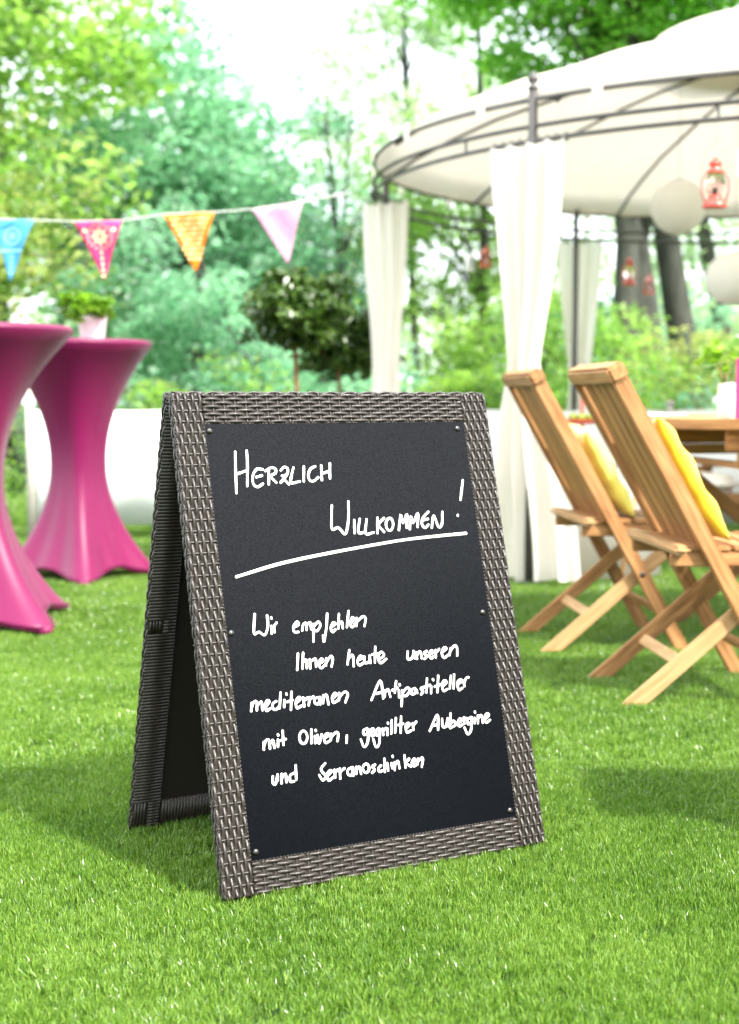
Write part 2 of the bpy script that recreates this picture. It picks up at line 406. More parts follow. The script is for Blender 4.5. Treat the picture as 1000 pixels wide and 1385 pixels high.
def make_panel(front):
    """one leaf of the A-frame, in its own frame: x = width, y = outwards (woven face towards -y), z = up the slope"""
    nm = 'front_panel' if front else 'back_panel'
    root = MB()
    W, Lh, f = BW, BL, FW
    # core bars under the weave
    for (x0, x1, z0, z1) in ((0, f, 0, Lh), (W-f, W, 0, Lh), (f, W-f, 0, f), (f, W-f, Lh-f, Lh)):
        root.box(((x0+x1)/2, TK/2, (z0+z1)/2), (x1-x0-.003, TK-.003, z1-z0-.003))
    r = root.build(nm, M['core'], board)
    if front:
        r.rotation_euler = (-LEAN, 0, 0); r.location = (0, 0, .001)
    else:
        # turned about the vertical axis: leans the other way
        r.rotation_euler = (-LEAN, 0, PI); r.location = (W, SPREAD, .001)
    cross = MB()
    def take(mb): cross.add(mb.v, mb.f)
    E_ = .0002
    # outer faces (towards -y)
    take(weave(r, Vector((0, E_, 0)), Z, X, Lh, f, top=False))
    take(weave(r, Vector((W-f, E_, 0)), Z, X, Lh, f, top=False, s_off=.3))
    take(weave(r, Vector((f, E_, Lh-f+.001)), X, Z, W-2*f, f-.001, p=.0212, top=True))
    take(weave(r, Vector((f, E_, 0)), X, Z, W-2*f, f-.001, p=.0212, top=True))
    # narrow outer sides and the top edge
    take(weave(r, Vector((E_, .0005, 0)), Z, Y, Lh, TK-.001, top=True, s_off=.15, amp=.0021))
    take(weave(r, Vector((W-E_, .0005, 0)), Z, Y, Lh, TK-.001, top=False, s_off=.15, amp=.0021))
    take(weave(r, Vector((.002, .0005, Lh-E_)), X, Y, W-.004, TK-.001, top=False, amp=.0018))
    cross.build('crossing_strips', M['wrap'], r, smooth=True, kind='stuff')
    # strips wound round the inner side of the frame
    wr = MB(); yb = TK-.0004; pw = .0066
    n = int(Lh/pw)
    for side in (0, W-f):
        k = 0
        while k < n:
            z = (k+.5)*pw
            mid = abs(z-.43) < .012; low = z < .06
            if mid or low:
                x1 = side+(f*.5 if (side == 0) == True else f*.5)
                wr.tube([Vector((side+.001, yb, z)), Vector((side+f*.45, yb, z))] if side > 0 else [Vector((side+f*.55, yb, z)), Vector((side+f-.001, yb, z))], 1.0, 6, flat=(.0016, .0031), up=Y)
            else:
                wr.tube([Vector((side+.0005, yb, z)), Vector((side+f*.5, yb+.0006, z)), Vector((side+f-.0005, yb, z))], 1.0, 6, flat=(.0016, .0031), up=Y)
            k += 1
        for zc, hh in ((.43, .012), (.032, .028)):
            for q in range(4):
                xx = side + (f*.08+q*f*.10 if side == 0 else f*.52+q*f*.11)
                wr.tube([Vector((xx+.003, yb, zc-hh)), Vector((xx+.003, yb+.001, zc)), Vector((xx+.003, yb, zc+hh))], 1.0, 6, flat=(.0018, .0026), up=Y)
    m = int((W-2*f)/pw)
    for zb in (0, Lh-f):
        for k in range(m):
            x = f+(k+.5)*pw
            wr.tube([Vector((x, yb, zb+.0005)), Vector((x, yb, zb+f-.0005))], 1.0, 6, flat=(.0016, .0031), up=Y)
            # over the inner edge, seen above the bottom bar and below the top bar
            zz = f-.0002 if zb == 0 else Lh-f+.0002
            wr.tube([Vector((x, .001, zz)), Vector((x, TK-.001, zz))], 1.0, 6, flat=(.0014, .0030), up=Z)
    for xx in (f-.0002, W-f+.0002):
        for k in range(int((Lh-2*f)/pw)):
            z = f+(k+.5)*pw
            wr.tube([Vector((xx, .0005, z)), Vector((xx, TK-.001, z))], 1.0, 6, flat=(.0013, .0029), up=X)
    wr.build('wound_strips', M['wrap'], r, smooth=True, kind='stuff')
    # chalkboard sheet, lying on the frame opening
    bm = bmesh.new(); bmesh.ops.create_cube(bm, size=1)
    bw, bl = W-2*f+.001, Lh-2*f+.001
    bmesh.ops.scale(bm, vec=(bw, .003, bl), verts=bm.verts)
    bmesh.ops.bevel(bm, geom=bm.edges, offset=.0006, segments=2, affect='EDGES')
    me = bpy.data.meshes.new('chalkboard'); bm.to_mesh(me); bm.free()
    cb = link('chalkboard', me, M['board'], r, loc=(W/2, .0025, Lh/2))
    # packing strip behind so no light leaks round the sheet
    mb = MB(); mb.box((W/2, .0065, Lh/2), (W-2*f-.002, .004, Lh-2*f-.002)); mb.build('backing_sheet', M['core'], r)
    # cross-head screws
    for (sx, sz) in ((.0650, .8055), (.5835, .8045), (.0645, .4452), (.5855, .4440), (.0665, .0705), (.5875, .0697)):
        mb = MB(); mb.lathe([(.0058, 0), (.0058, .0009), (.0050, .0022), (.0032, .0032), (.0008, .0036)], 18)
        s = link('screw', mb.mesh('screw', True), M['steel'], r, loc=(sx, .0010, sz), rot=(PI/2, 0, 0))
        mb = MB(); ang = random.uniform(0, PI/2)
        for a in (ang, ang+PI/2):
            mb.box((0, 0, .0033), (.0060, .0012, .0010 if a == ang else .0009), Matrix.Rotation(a, 4, 'Z'))
        link('screw_slot', mb.mesh('screw_slot'), M['dark_slot'], s)
    return r

front = make_panel(True)
back = make_panel(False)

# handwriting: [stroke width mm, strokes of (u mm across, v mm up the board)]
WRITING = [[4.4,[[[110.0,766.8],[107.0,735.6],[103.5,691.7]],[[132.5,768.5],[131.2,745.8],[126.0,703.8]],[[106.8,725.9],[127.7,731.8]],[[159.8,733.2],[148.8,734.5],[140.9,726.1],[138.0,717.5],[138.5,706.7],[146.0,701.7],[157.2,707.2]],[[145.2,719.5],[157.1,722.4]],[[171.3,731.4],[168.2,705.8]],[[164.2,730.2],[175.9,736.0],[185.0,733.6],[184.0,726.0],[173.9,720.4],[183.5,708.6]],[[195.2,730.8],[202.6,736.7],[209.2,733.0],[206.0,722.2],[191.1,707.3],[200.0,712.5],[208.5,704.6]],[[196.3,720.7],[205.9,721.5]],[[221.4,735.4],[215.2,719.7],[213.1,707.1],[231.1,709.4]],[[242.5,737.1],[238.9,709.2]],[[265.8,736.5],[255.6,731.9],[249.8,721.0],[251.0,711.1],[259.4,709.3],[269.5,716.1]],[[278.2,738.0],[276.0,710.4]],[[296.5,741.6],[293.0,713.2]],[[277.7,722.9],[294.6,726.9]]]],[4.4,[[[290.2,663.0],[286.5,640.0],[285.0,618.5],[298.1,620.8],[310.9,608.6],[321.0,635.7],[325.2,669.1]],[[332.8,633.8],[330.4,609.2]],[[344.7,635.3],[338.7,610.2],[353.4,610.4]],[[358.9,634.1],[353.6,607.5],[370.6,608.8]],[[382.3,636.1],[378.2,607.0]],[[396.4,635.0],[383.1,622.9],[392.7,608.6]],[[407.7,634.2],[403.2,632.2],[399.7,626.9],[398.5,620.1],[399.9,614.2],[403.4,611.0],[407.9,611.6],[411.9,616.0],[414.0,622.5],[413.5,629.0],[410.5,633.3],[406.2,634.0]],[[424.7,610.7],[432.9,640.0],[435.3,623.6],[446.4,640.0],[442.1,614.4]],[[448.3,611.1],[454.4,636.2],[456.8,622.7],[470.4,640.9],[465.9,614.8]],[[494.0,643.0],[480.4,632.1],[476.2,620.3],[481.9,612.6],[490.3,618.2]],[[479.7,627.7],[491.3,629.3]],[[497.0,612.0],[504.6,635.6],[512.0,613.4],[520.7,618.4],[525.0,641.7]]]],[4.4,[[[580.5,701.9],[569.3,663.5]],[[558.8,634.4],[558.2,632.6]]]],[5.2,[[[85.7,542.6],[173.9,561.3],[279.8,575.8],[421.8,590.8],[503.5,595.4],[572.0,597.9]]]],[4.9,[[[112.9,475.1],[107.6,441.4],[117.3,443.0],[128.0,436.8],[135.6,452.2],[136.3,471.0]],[[142.2,451.7],[141.1,438.1]],[[143.6,466.9],[144.0,464.5]],[[153.2,456.8],[147.2,450.1],[147.0,440.0]]]],[4.9,[[[184.0,444.9],[195.2,450.0],[192.7,455.0],[185.1,447.2],[185.2,437.7],[193.6,437.0]],[[201.2,438.8],[204.6,449.3],[210.7,451.2],[210.0,439.3]],[[210.8,447.6],[218.7,451.8],[219.3,439.8]],[[225.0,448.9],[220.9,417.4]],[[224.4,444.2],[234.7,451.8],[238.4,445.5],[231.4,436.5],[225.3,436.9]],[[254.7,465.3],[249.9,441.0],[241.7,415.3],[241.7,427.2]],[[258.7,440.3],[268.9,445.6],[264.4,448.4],[258.6,439.2],[261.1,431.7],[267.6,436.0]],[[278.2,463.1],[273.6,436.8]],[[274.6,444.0],[282.2,448.2],[282.6,436.6]],[[298.4,467.0],[291.2,437.8]],[[300.0,444.4],[308.4,451.6],[303.8,454.4],[299.0,443.3],[302.6,437.4],[309.5,443.7]],[[313.6,453.2],[311.0,438.7]],[[312.6,445.9],[326.2,454.7],[331.7,450.6],[327.3,437.0]]]],[4.9,[[[187.8,399.2],[182.7,370.2]],[[198.0,399.4],[193.1,371.8]],[[194.3,381.6],[202.3,386.8],[201.8,371.7]],[[209.6,386.8],[208.3,370.5]],[[209.7,381.9],[220.6,386.5],[220.3,372.7]],[[226.8,377.1],[235.5,381.2],[232.3,385.5],[226.0,377.1],[230.2,369.1],[238.3,374.4]],[[242.7,385.6],[239.9,372.6]],[[240.9,377.5],[252.0,388.4],[255.0,382.8],[251.1,369.9]]]],[4.9,[[[290.7,396.5],[283.5,371.0]],[[285.4,380.2],[296.2,386.6],[295.7,366.6]],[[305.4,376.8],[315.1,380.3],[311.0,384.0],[304.5,375.2],[307.2,367.5],[316.1,370.8]],[[319.2,382.3],[319.1,370.5],[328.6,373.0],[330.7,383.0]],[[330.7,383.0],[330.4,369.5]],[[344.4,398.0],[339.6,369.4]],[[335.9,384.2],[349.6,385.4]],[[348.1,374.7],[360.5,380.4],[355.7,387.6],[348.0,379.8],[351.0,367.7],[364.2,374.0]]]],[4.9,[[[411.1,383.6],[409.1,370.0],[418.8,371.3],[423.7,383.5]],[[423.7,383.5],[424.1,369.8]],[[429.3,380.6],[428.7,368.3]],[[429.3,375.1],[437.4,381.7],[439.1,368.5]],[[452.1,381.1],[444.7,377.3],[450.8,371.9],[444.4,367.0]],[[457.5,373.7],[465.0,378.3],[461.4,381.4],[455.9,373.9],[459.2,366.7],[465.8,370.6]],[[470.7,381.3],[469.4,367.5]],[[470.7,376.1],[479.0,382.6]],[[484.8,375.9],[495.1,382.0],[490.2,384.5],[483.5,375.0],[487.3,365.3],[497.4,370.3]],[[504.1,381.9],[499.7,369.1]],[[501.4,375.2],[512.0,385.4],[518.1,382.5],[516.5,366.9]]]],[4.9,[[[88.8,321.5],[86.2,307.4]],[[87.4,313.4],[92.7,322.1],[98.3,322.6],[97.0,307.9]],[[97.9,315.4],[107.2,321.7],[107.7,306.8]],[[115.2,312.6],[122.4,320.1],[118.7,323.0],[114.8,316.8],[114.8,305.5],[122.6,308.2]],[[135.6,319.8],[128.8,316.4],[127.1,308.3],[133.6,305.6],[140.4,311.1]],[[145.6,333.9],[140.4,306.9]],[[151.4,320.3],[149.5,308.1]],[[156.5,331.2],[156.7,329.1]],[[166.9,333.3],[161.8,302.0]],[[156.2,316.3],[167.3,318.7]],[[173.5,312.9],[182.5,319.2],[179.4,322.3],[173.2,316.0],[173.6,304.1],[183.2,306.7]],[[188.0,320.8],[188.1,305.1]],[[188.3,314.5],[196.5,319.9]],[[200.8,320.5],[197.1,306.3]],[[199.2,315.5],[208.3,320.8]],[[219.7,318.2],[211.3,317.0],[209.6,309.2],[217.1,307.4],[220.9,318.1]],[[221.4,318.5],[220.0,305.6]],[[228.1,321.0],[225.8,307.1]],[[226.8,314.8],[234.2,321.0],[236.3,304.0]],[[245.0,313.0],[254.2,319.4],[251.0,322.3],[245.0,316.1],[246.0,305.9],[256.5,309.7]],[[260.1,322.0],[257.6,309.0]],[[258.1,312.7],[270.2,322.5],[276.8,318.3],[270.1,304.1]]]],[4.9,[[[323.2,302.9],[346.2,335.6],[347.8,303.2]],[[333.9,313.2],[349.0,315.3]],[[353.3,317.7],[351.2,306.1]],[[352.0,312.4],[360.3,318.5],[362.9,304.9]],[[379.1,331.8],[373.2,311.4]],[[368.2,316.2],[380.4,319.4]],[[382.5,314.9],[381.1,302.0]],[[385.5,325.8],[385.7,323.6]],[[389.6,314.2],[383.8,285.6]],[[388.8,308.8],[399.6,317.5],[405.2,312.6],[396.3,303.3],[389.5,304.9]],[[416.5,315.2],[409.0,312.9],[408.0,305.8],[414.9,306.2],[418.7,313.5],[420.2,306.2]],[[434.8,315.6],[428.6,313.6],[432.9,307.8],[427.8,302.8]],[[444.7,330.7],[439.6,304.9]],[[434.7,314.8],[449.2,318.2]],[[451.5,316.2],[449.5,302.8]],[[456.9,328.4],[457.8,326.2]],[[469.5,333.4],[463.1,303.2]],[[458.8,314.0],[472.9,317.0]],[[475.3,312.4],[485.4,319.1],[482.2,323.4],[475.5,316.8],[476.7,304.6],[485.4,307.0]],[[496.8,330.9],[490.7,307.6]],[[504.4,332.8],[499.1,306.8]],[[509.1,312.5],[519.4,319.2],[515.8,321.8],[509.1,315.8],[510.3,303.0],[518.6,306.0]],[[522.5,318.9],[523.8,308.8]],[[523.6,314.4],[529.1,323.0],[535.2,324.4]]]],[4.9,[[[103.8,252.5],[101.8,239.5]],[[102.4,244.5],[108.1,254.6],[113.3,254.5],[113.7,239.7]],[[114.0,247.2],[120.9,254.0],[122.1,240.2]],[[130.6,253.5],[129.1,241.4]],[[131.5,262.6],[131.9,260.5]],[[141.5,267.7],[140.0,243.2]],[[133.3,251.2],[145.8,252.8]]]],[4.9,[[[180.9,263.1],[176.5,261.5],[173.2,256.8],[172.0,250.4],[173.5,244.7],[177.1,241.4],[181.5,241.7],[185.3,245.5],[187.3,251.6],[186.6,257.8],[183.7,262.1],[179.3,263.0]],[[197.0,264.0],[193.9,240.1]],[[202.4,251.6],[201.3,239.3]],[[204.9,262.1],[205.4,260.2]],[[207.3,253.1],[208.5,237.8],[215.9,253.2]],[[220.3,245.4],[230.4,250.5],[226.5,253.1],[220.1,247.5],[221.6,237.6],[230.7,240.1]],[[234.9,252.1],[232.4,240.9]],[[233.0,245.0],[244.3,253.4],[248.5,249.6],[245.3,237.8]],[[265.3,245.6],[262.9,232.8]]]],[4.9,[[[113.3,192.4],[112.0,181.9],[116.8,178.8],[122.6,194.3]],[[122.6,194.3],[121.8,184.3]],[[130.5,194.3],[128.1,178.4]],[[129.1,186.4],[137.5,193.7],[137.9,179.2]],[[153.8,192.9],[146.0,189.4],[145.3,179.7],[152.4,178.8]],[[158.8,205.8],[156.8,180.9]]]],[4.9,[[[216.3,202.3],[207.1,194.1],[209.6,186.6],[214.7,180.8],[207.8,173.4],[201.9,183.4]],[[218.1,180.3],[227.1,186.5],[223.9,188.9],[217.7,182.5],[219.3,171.9],[229.8,176.8]],[[232.9,188.9],[232.7,175.4]],[[233.3,183.6],[238.7,188.2]],[[243.6,189.6],[242.2,172.1]],[[243.3,183.8],[253.0,189.1]],[[268.4,188.7],[259.4,185.6],[258.4,177.8],[265.4,175.5],[269.8,186.4]],[[270.0,188.5],[268.6,174.0]],[[276.8,188.7],[275.1,176.4]],[[275.8,183.2],[283.1,187.5],[284.5,175.2]],[[296.7,191.5],[293.1,190.5],[290.4,187.3],[289.6,182.9],[290.8,178.8],[293.8,176.4],[297.4,176.6],[300.5,179.2],[302.0,183.3],[301.4,187.7],[299.0,190.7],[295.4,191.5]]]],[4.9,[[[307.5,253.6],[299.5,250.5],[300.0,243.0],[306.7,245.2],[309.6,253.3],[305.8,229.9],[297.1,221.7],[292.3,235.4]],[[313.2,243.7],[321.1,248.1],[318.5,251.8],[312.9,246.3],[315.5,238.9],[321.6,240.9]],[[331.2,251.0],[324.5,246.4],[325.4,239.4],[330.6,241.7],[333.1,250.8],[328.8,224.7],[321.0,218.9],[317.5,233.4]],[[339.0,249.6],[338.6,238.2]],[[339.0,244.8],[346.4,249.8]],[[348.8,249.0],[347.1,237.2]],[[351.1,258.9],[351.5,257.3]],[[359.9,262.5],[355.4,239.0]],[[369.1,265.6],[363.8,239.9]],[[380.2,267.1],[375.1,238.1]],[[371.8,252.4],[382.9,253.9]],[[387.3,244.8],[395.6,250.6],[392.3,253.7],[387.2,248.8],[388.3,237.2],[397.1,239.7]],[[402.5,252.6],[402.3,240.5]],[[402.6,247.2],[410.6,254.7]]]],[4.9,[[[436.2,234.6],[456.9,262.2],[454.4,234.7]],[[446.0,243.2],[455.9,244.9]],[[465.9,253.9],[465.1,240.3],[472.1,239.6],[478.1,253.4]],[[478.1,253.4],[476.5,239.1]],[[485.8,261.9],[480.2,236.0]],[[481.6,242.6],[490.1,247.2],[493.2,240.0],[481.1,235.0]],[[499.0,242.1],[507.9,246.7],[504.1,249.8],[498.6,243.5],[500.7,236.4],[508.2,238.4]],[[513.5,251.6],[512.3,239.3]],[[513.3,246.1],[518.8,249.6]],[[529.0,249.9],[520.6,246.7],[520.6,238.4],[526.9,240.5]],[[530.3,249.8],[525.4,226.9],[516.8,220.1],[511.9,232.5]],[[536.6,248.3],[535.1,238.2]],[[539.1,259.6],[539.4,257.4]],[[544.4,251.9],[542.5,237.4]],[[544.0,246.9],[552.3,251.0],[553.4,237.1]],[[560.1,243.8],[568.7,249.9],[564.9,253.0],[558.9,246.7],[560.6,236.8],[570.3,240.8]]]],[4.9,[[[315.1,188.0],[308.6,184.8],[313.3,179.0],[306.6,174.5]],[[326.9,185.2],[320.8,180.7],[321.8,174.8],[329.3,175.7]],[[335.2,196.1],[332.8,172.6]],[[334.0,181.2],[339.5,187.6],[339.8,174.4]],[[348.5,186.6],[348.8,177.3]],[[352.5,199.3],[352.8,197.2]],[[355.4,187.1],[353.5,173.5]],[[354.6,181.3],[362.1,188.4],[363.9,175.4]],[[377.3,197.2],[376.3,175.2]],[[386.2,190.0],[379.0,183.4],[388.2,175.6]],[[391.8,181.3],[398.7,185.8],[396.0,188.8],[390.8,183.3],[393.5,175.8],[401.8,179.3]],[[404.6,187.8],[401.5,177.5]],[[402.8,181.9],[411.6,188.3],[414.3,185.3],[410.2,172.4]]]]]
def spline(p):
    p = [Vector((a, b, 0)) for a, b in p]
    if len(p) < 3: return [p[0].lerp(p[-1], t) for t in (0, .25, .5, .75, 1)]
    out = []; q = [p[0]*2-p[1]]+p+[p[-1]*2-p[-2]]
    for i in range(1, len(q)-2):
        for k in range(5):
            t = k/5; a, b, c, d = q[i-1], q[i], q[i+1], q[i+2]
            out.append(.5*((2*b)+(c-a)*t+(2*a-5*b+4*c-d)*t*t+(3*b-a-3*c+d)*t**3))
    out.append(p[-1]); return out
depth = 0
for wpx, strokes in WRITING:
    mb = MB(); name = 'handwritten_word' if len(strokes) > 1 else 'chalk_line'
    for st in strokes:
        cut_at = len(mb.v)
        depth = (depth+1) % 9
        pts = spline(st); n = len(pts); r = (4.0 if wpx == 4.9 else wpx*.95)*1.13/2
        V = []; L2 = [0]
        for i in range(1, n): L2.append(L2[-1]+(pts[i]-pts[i-1]).length)
        tot = max(L2[-1], .1)
        # round ends
        P = [pts[0]-(pts[1]-pts[0]).normalized()*r*k for k in (.8, .45)]+pts+[pts[-1]+(pts[-1]-pts[-2]).normalized()*r*k for k in (.45, .8)]
        R = [r*.35, r*.8]+[r*(1-.10*math.sin(7*l/tot+depth)+.04*math.sin(l*1.7)) for l in L2]+[r*.8, r*.35]
        y = .0009-.00003*depth
        mb.tube([Vector((a.x/1000, y, a.y/1000)) for a in P], [q/1000 for q in R], 8, flat=(.06, 1), up=-Y)
    if len(strokes) == 2:
        for q in (0, 1):
            m2 = MB(); h = len(mb.v)//2 if False else cut_at
            vs = mb.v[:h] if q == 0 else mb.v[h:]; fs = [f for f in mb.f if (max(f) < h) == (q == 0)]
            m2.add(vs, [tuple(i-(0 if q == 0 else h) for i in f) for f in fs]); m2.build('exclamation_stroke' if q == 0 else 'exclamation_dot', M['chalk'], front, smooth=True)
        continue
    mb.build(name, M['chalk'], front, smooth=True)
# hinges between the two leaves
for hx in (.12, .53):
    mb = MB(); top = Vector((hx, SPREAD/2, BL*math.cos(LEAN)-.012))
    mb.tube([top-X*.025, top+X*.025], .004, 8)
    mb.build('hinge', M['steel'], board, smooth=True)
# ------------------------------------------------------------------ trees, hedge and bushes beyond the garden
def leaves_np(C, size, seed, flat=.35, aspect=.55):
    """one four-cornered leaf at each of the points C, random attitude biased towards lying flat"""
    r = np.random.default_rng(seed); n = len(C)
    nr = r.normal(0, 1, (n, 3)); nr[:, 2] = np.abs(nr[:, 2])*(1+flat*2)+flat; nr /= np.linalg.norm(nr, axis=1)[:, None]
    a = r.normal(0, 1, (n, 3)); a -= nr*(a*nr).sum(1)[:, None]; a /= np.linalg.norm(a, axis=1)[:, None]
    b = np.cross(nr, a); s = (size*r.uniform(.6, 1.3, n))[:, None]
    V = np.stack([C-a*s*.5, C+b*s*.5*aspect+nr*s*.06, C+a*s*.5, C-b*s*.5*aspect+nr*s*.06], 1).reshape(-1, 3)
    F = np.arange(4*n).reshape(n, 4)
    return V, F

def crown_points(n_clump, per, rx, ry, rz, cr, seed, hollow=.35, drop=0):
    """leaf positions gathered into ragged clumps inside an uneven ellipsoid; returns points and clump centres"""
    r = np.random.default_rng(seed); P = []; CC = []
    for i in range(n_clump):
        d = r.normal(0, 1, 3); d /= np.linalg.norm(d); q = (hollow+(1-hollow)*r.uniform()**.6)
        lob = 1+.22*math.sin(3*math.atan2(d[1], d[0])+seed)+.12*math.sin(5*d[2]+seed*2)
        c = d*np.array([rx, ry, rz])*q*lob
        if c[2] < -rz*drop and drop: c[2] *= .5
        k = int(per*.95*r.uniform(.4, 1.5)); sz = cr*r.uniform(.5, 1.25)
        g = r.normal(0, 1, (k, 3)); g /= np.linalg.norm(g, axis=1)[:, None]; g *= (r.uniform(.15, 1, k)**.45)[:, None]
        tilt = r.normal(0, .25, 2); pts = g*np.array([sz*1.25, sz*1.25, sz*.55])
        pts[:, 2] += pts[:, 0]*tilt[0]+pts[:, 1]*tilt[1] - .10*(pts[:, 0]**2+pts[:, 1]**2)/max(sz, .01)
        P.append(c+pts); CC.append(c)
    return np.concatenate(P), np.array(CC)

def tree(name, x, y, h, crown, z0, leafmat, seed, leaf=.10, n_clump=60, per=170, cr=.8, trunk_r=.14, lean=(0, 0), label='', cat='tree', group=None,
         barkm='bark', limbs=7, hollow=.35, base_z=0):
    """trunk to height h, crown ellipsoid (rx,ry,rz) centred at height z0"""
    r = random.Random(seed); t = empty(name, (x, y, 0), 0, label=label, cat=cat, group=group)
    rx, ry, rz = crown; P, CC = crown_points(n_clump, per, rx, ry, rz, cr, seed, hollow)
    off = np.array([lean[0]*z0/h, lean[1]*z0/h, z0]); P = P+off; CC = CC+off
    P = P[P[:, 2] > .15]
    V, F = leaves_np(P, leaf, seed+1)
    link('crown', np_mesh('crown', V, F), leafmat, t)
    mb = MB(); n = 12; pts = []; rr = []
    for i in range(n+1):
        s = i/n
        pts.append(Vector((lean[0]*s+.10*math.sin(s*5+seed)*s*h*.12, lean[1]*s+.08*math.sin(s*4+seed*2)*s*h*.1, -.05+s*h)))
        rr.append(trunk_r*(1.25 if i == 0 else 1)*(1-.72*s))
    mb.tube(pts, rr, 10)
    order = sorted(range(len(CC)), key=lambda k: r.random())[:limbs]
    for k in order:
        s = r.uniform(.35, .92); i = int(s*n); a = pts[i]; e = Vector(CC[k])
        m1 = a.lerp(e, .35)+Vector((0, 0, .12*(e-a).length)); m2 = a.lerp(e, .7)+Vector((r.uniform(-.1, .1), 0, .12*(e-a).length))
        r0 = rr[i]*.55
        mb.tube([a, m1, m2, e], [r0, r0*.7, r0*.45, r0*.15], 6)
    mb.build('trunk', M[barkm], t, smooth=True)
    return t

GT = 'trees beyond the garden fence'
LF, LT, LP, LD, LA = M['leaf_fresh'], M['leaf_teal'], M['leaf_pale'], M['leaf_deep'], M['leaf_autumn']
# left: a big fresh green tree that fills the corner of the picture
tree('broadleaf_tree', -5.2, 15.5, 7.5, (3.3, 2.6, 3.6), 5.0, LF, 11,   .13, 170, 290, .85, .22, label='big fresh green leafy tree filling the upper left corner of the picture', group=GT)
tree('broadleaf_tree', -5.0, 19.5, 8.0, (3.0, 2.4, 3.4), 6.3, LF, 12, .14, 95, 200, .9, .2, label='tall leafy tree behind, between the corner tree and the bluish tree', group=GT)
tree('broadleaf_tree', -4.1, 13.2, 3.6, (2.0, 1.5, 1.5), 2.0, LA, 13, .10, 70, 190, .55, .1, label='low yellowish green tree right behind the blue and pink pennants', group=GT)
tree('broadleaf_tree', -2.1, 17.0, 4.4, (1.7, 1.6, 2.2), 2.8, LT, 14, .12, 125, 230, .62, .18, label='dense bluish green tree with a rounded top under the white gap of sky', group=GT)
tree('broadleaf_tree', -1.35, 19.8, 3.6, (1.3, 1.3, 1.6), 2.5, LT, 15, .12, 60, 190, .6, .15, label='smaller bluish green tree just right of the rounded bluish one', group=GT)
tree('broadleaf_tree', -1.6, 13.6, 2.6, (1.5, 1.1, 1.1), 1.25, LT, 16, .09, 60, 190, .45, .08, label='low bluish bush-like tree behind the orange and pale pink pennants', group=GT)
# centre: loose pale tree against the bright sky, with a thin forked stem
tree('broadleaf_tree', 0.85, 23.5, 9.0, (2.0, 1.9, 3.8), 5.9, LP, 17, .12, 120, 150, .7, .08, lean=(-.5, 0), label='loose pale tree with sky showing through, above the left end of the pavilion', group=GT, limbs=14)
tree('broadleaf_tree', -.22, 16.5, 4.1, (.75, .7, 1.5), 3.6, LP, 18, .08, 16, 60, .4, .055, lean=(-.25, .2), label='thin forked young tree rising behind the twin laurels', group=GT, limbs=10)
tree('broadleaf_tree', 1.35, 17.5, 6.0, (1.6, 1.4, 1.7), 2.6, LF, 19, .10, 62, 150, .5, .08, label='slender tree seen below the pavilion roof between its first two curtains', group=GT)
# right: deep green leaves above the roof, leaning dark trunks below it
tree('broadleaf_tree', 2.6, 15.2, 7.4, (2.3, 2.0, 1.25), 5.35, LD, 20, .13, 90, 200, .62, .16, lean=(.2, 0), label='deep green tree whose leaves overhang the pavilion roof at the top', group=GT)
tree('broadleaf_tree', 3.15, 15.6, 7.0, (1.9, 1.7, 1.9), 6.2, LD, 21, .12, 50, 160, .6, .23, lean=(-.85, .3), label='thick dark trunk leaning left, left of the two behind the round pavilion', group=GT)
tree('broadleaf_tree', 3.78, 16.4, 7.0, (1.8, 1.6, 1.8), 6.4, LF, 22, .12, 45, 150, .6, .20, lean=(-1.05, .2), label='thick dark trunk leaning left, right of the two behind the round pavilion', group=GT)
tree('broadleaf_tree', 5.4, 20.5, 8.0, (2.4, 1.8, 2.2), 4.2, LP, 23, .11, 70, 130, .65, .15, lean=(-1.8, 0), label='pale leaning tree at the far right behind the paper lanterns', group=GT)
tree('broadleaf_tree', 4.3, 14.3, 1.6, (1.9, 1.2, .62), .72, LA, 24, .085, 70, 170, .42, .06, label='low bush-like tree with yellowing leaves behind the wooden table', group=GT)
tree('broadleaf_tree', 1.5, 13.6, 2.2, (1.3, 1.0, .95), .95, LF, 25, .085, 55, 170, .42, .06, label='low green bush-like tree behind the middle of the pavilion', group=GT)
tree('broadleaf_tree', 2.75, 18.5, 3.0, (1.5, 1.2, 1.2), 1.5, LT, 26, .09, 60, 150, .5, .07, label='bluish green tree between the pavilion curtain and the leaning trunks', group=GT)
tree('broadleaf_tree', -7.6, 21, 8.5, (3.4, 2.6, 3.8), 5.0, LD, 27, .16, 80, 170, 1.0, .22, label='deep green tree farthest to the left', group=GT)

# far wood closing the view
def far_wood():
    Ps = []
    for k, (x, y, rx, rz, z, sd) in enumerate([(-14, 34, 6, 3.2, 2.6, 1), (-6, 36, 5, 2.6, 2.0, 2), (0, 33, 5, 2.2, 1.4, 3), (7, 35, 5, 2.6, 2.0, 4), (15, 33, 6, 3.4, 2.8, 5)]):
        P, _ = crown_points(70, 130, rx, 2, rz, 1.0, 60+sd, .1); Ps.append(P+np.array([x, y, z]))
    P = np.concatenate(Ps); P = P[P[:, 2] > .05]; V, F = leaves_np(P, .24, 9)
    link('far_wood', np_mesh('far_wood', V, F), LP, label='pale far wood closing the view behind all the trees', cat='wood', kind='stuff')
far_wood()

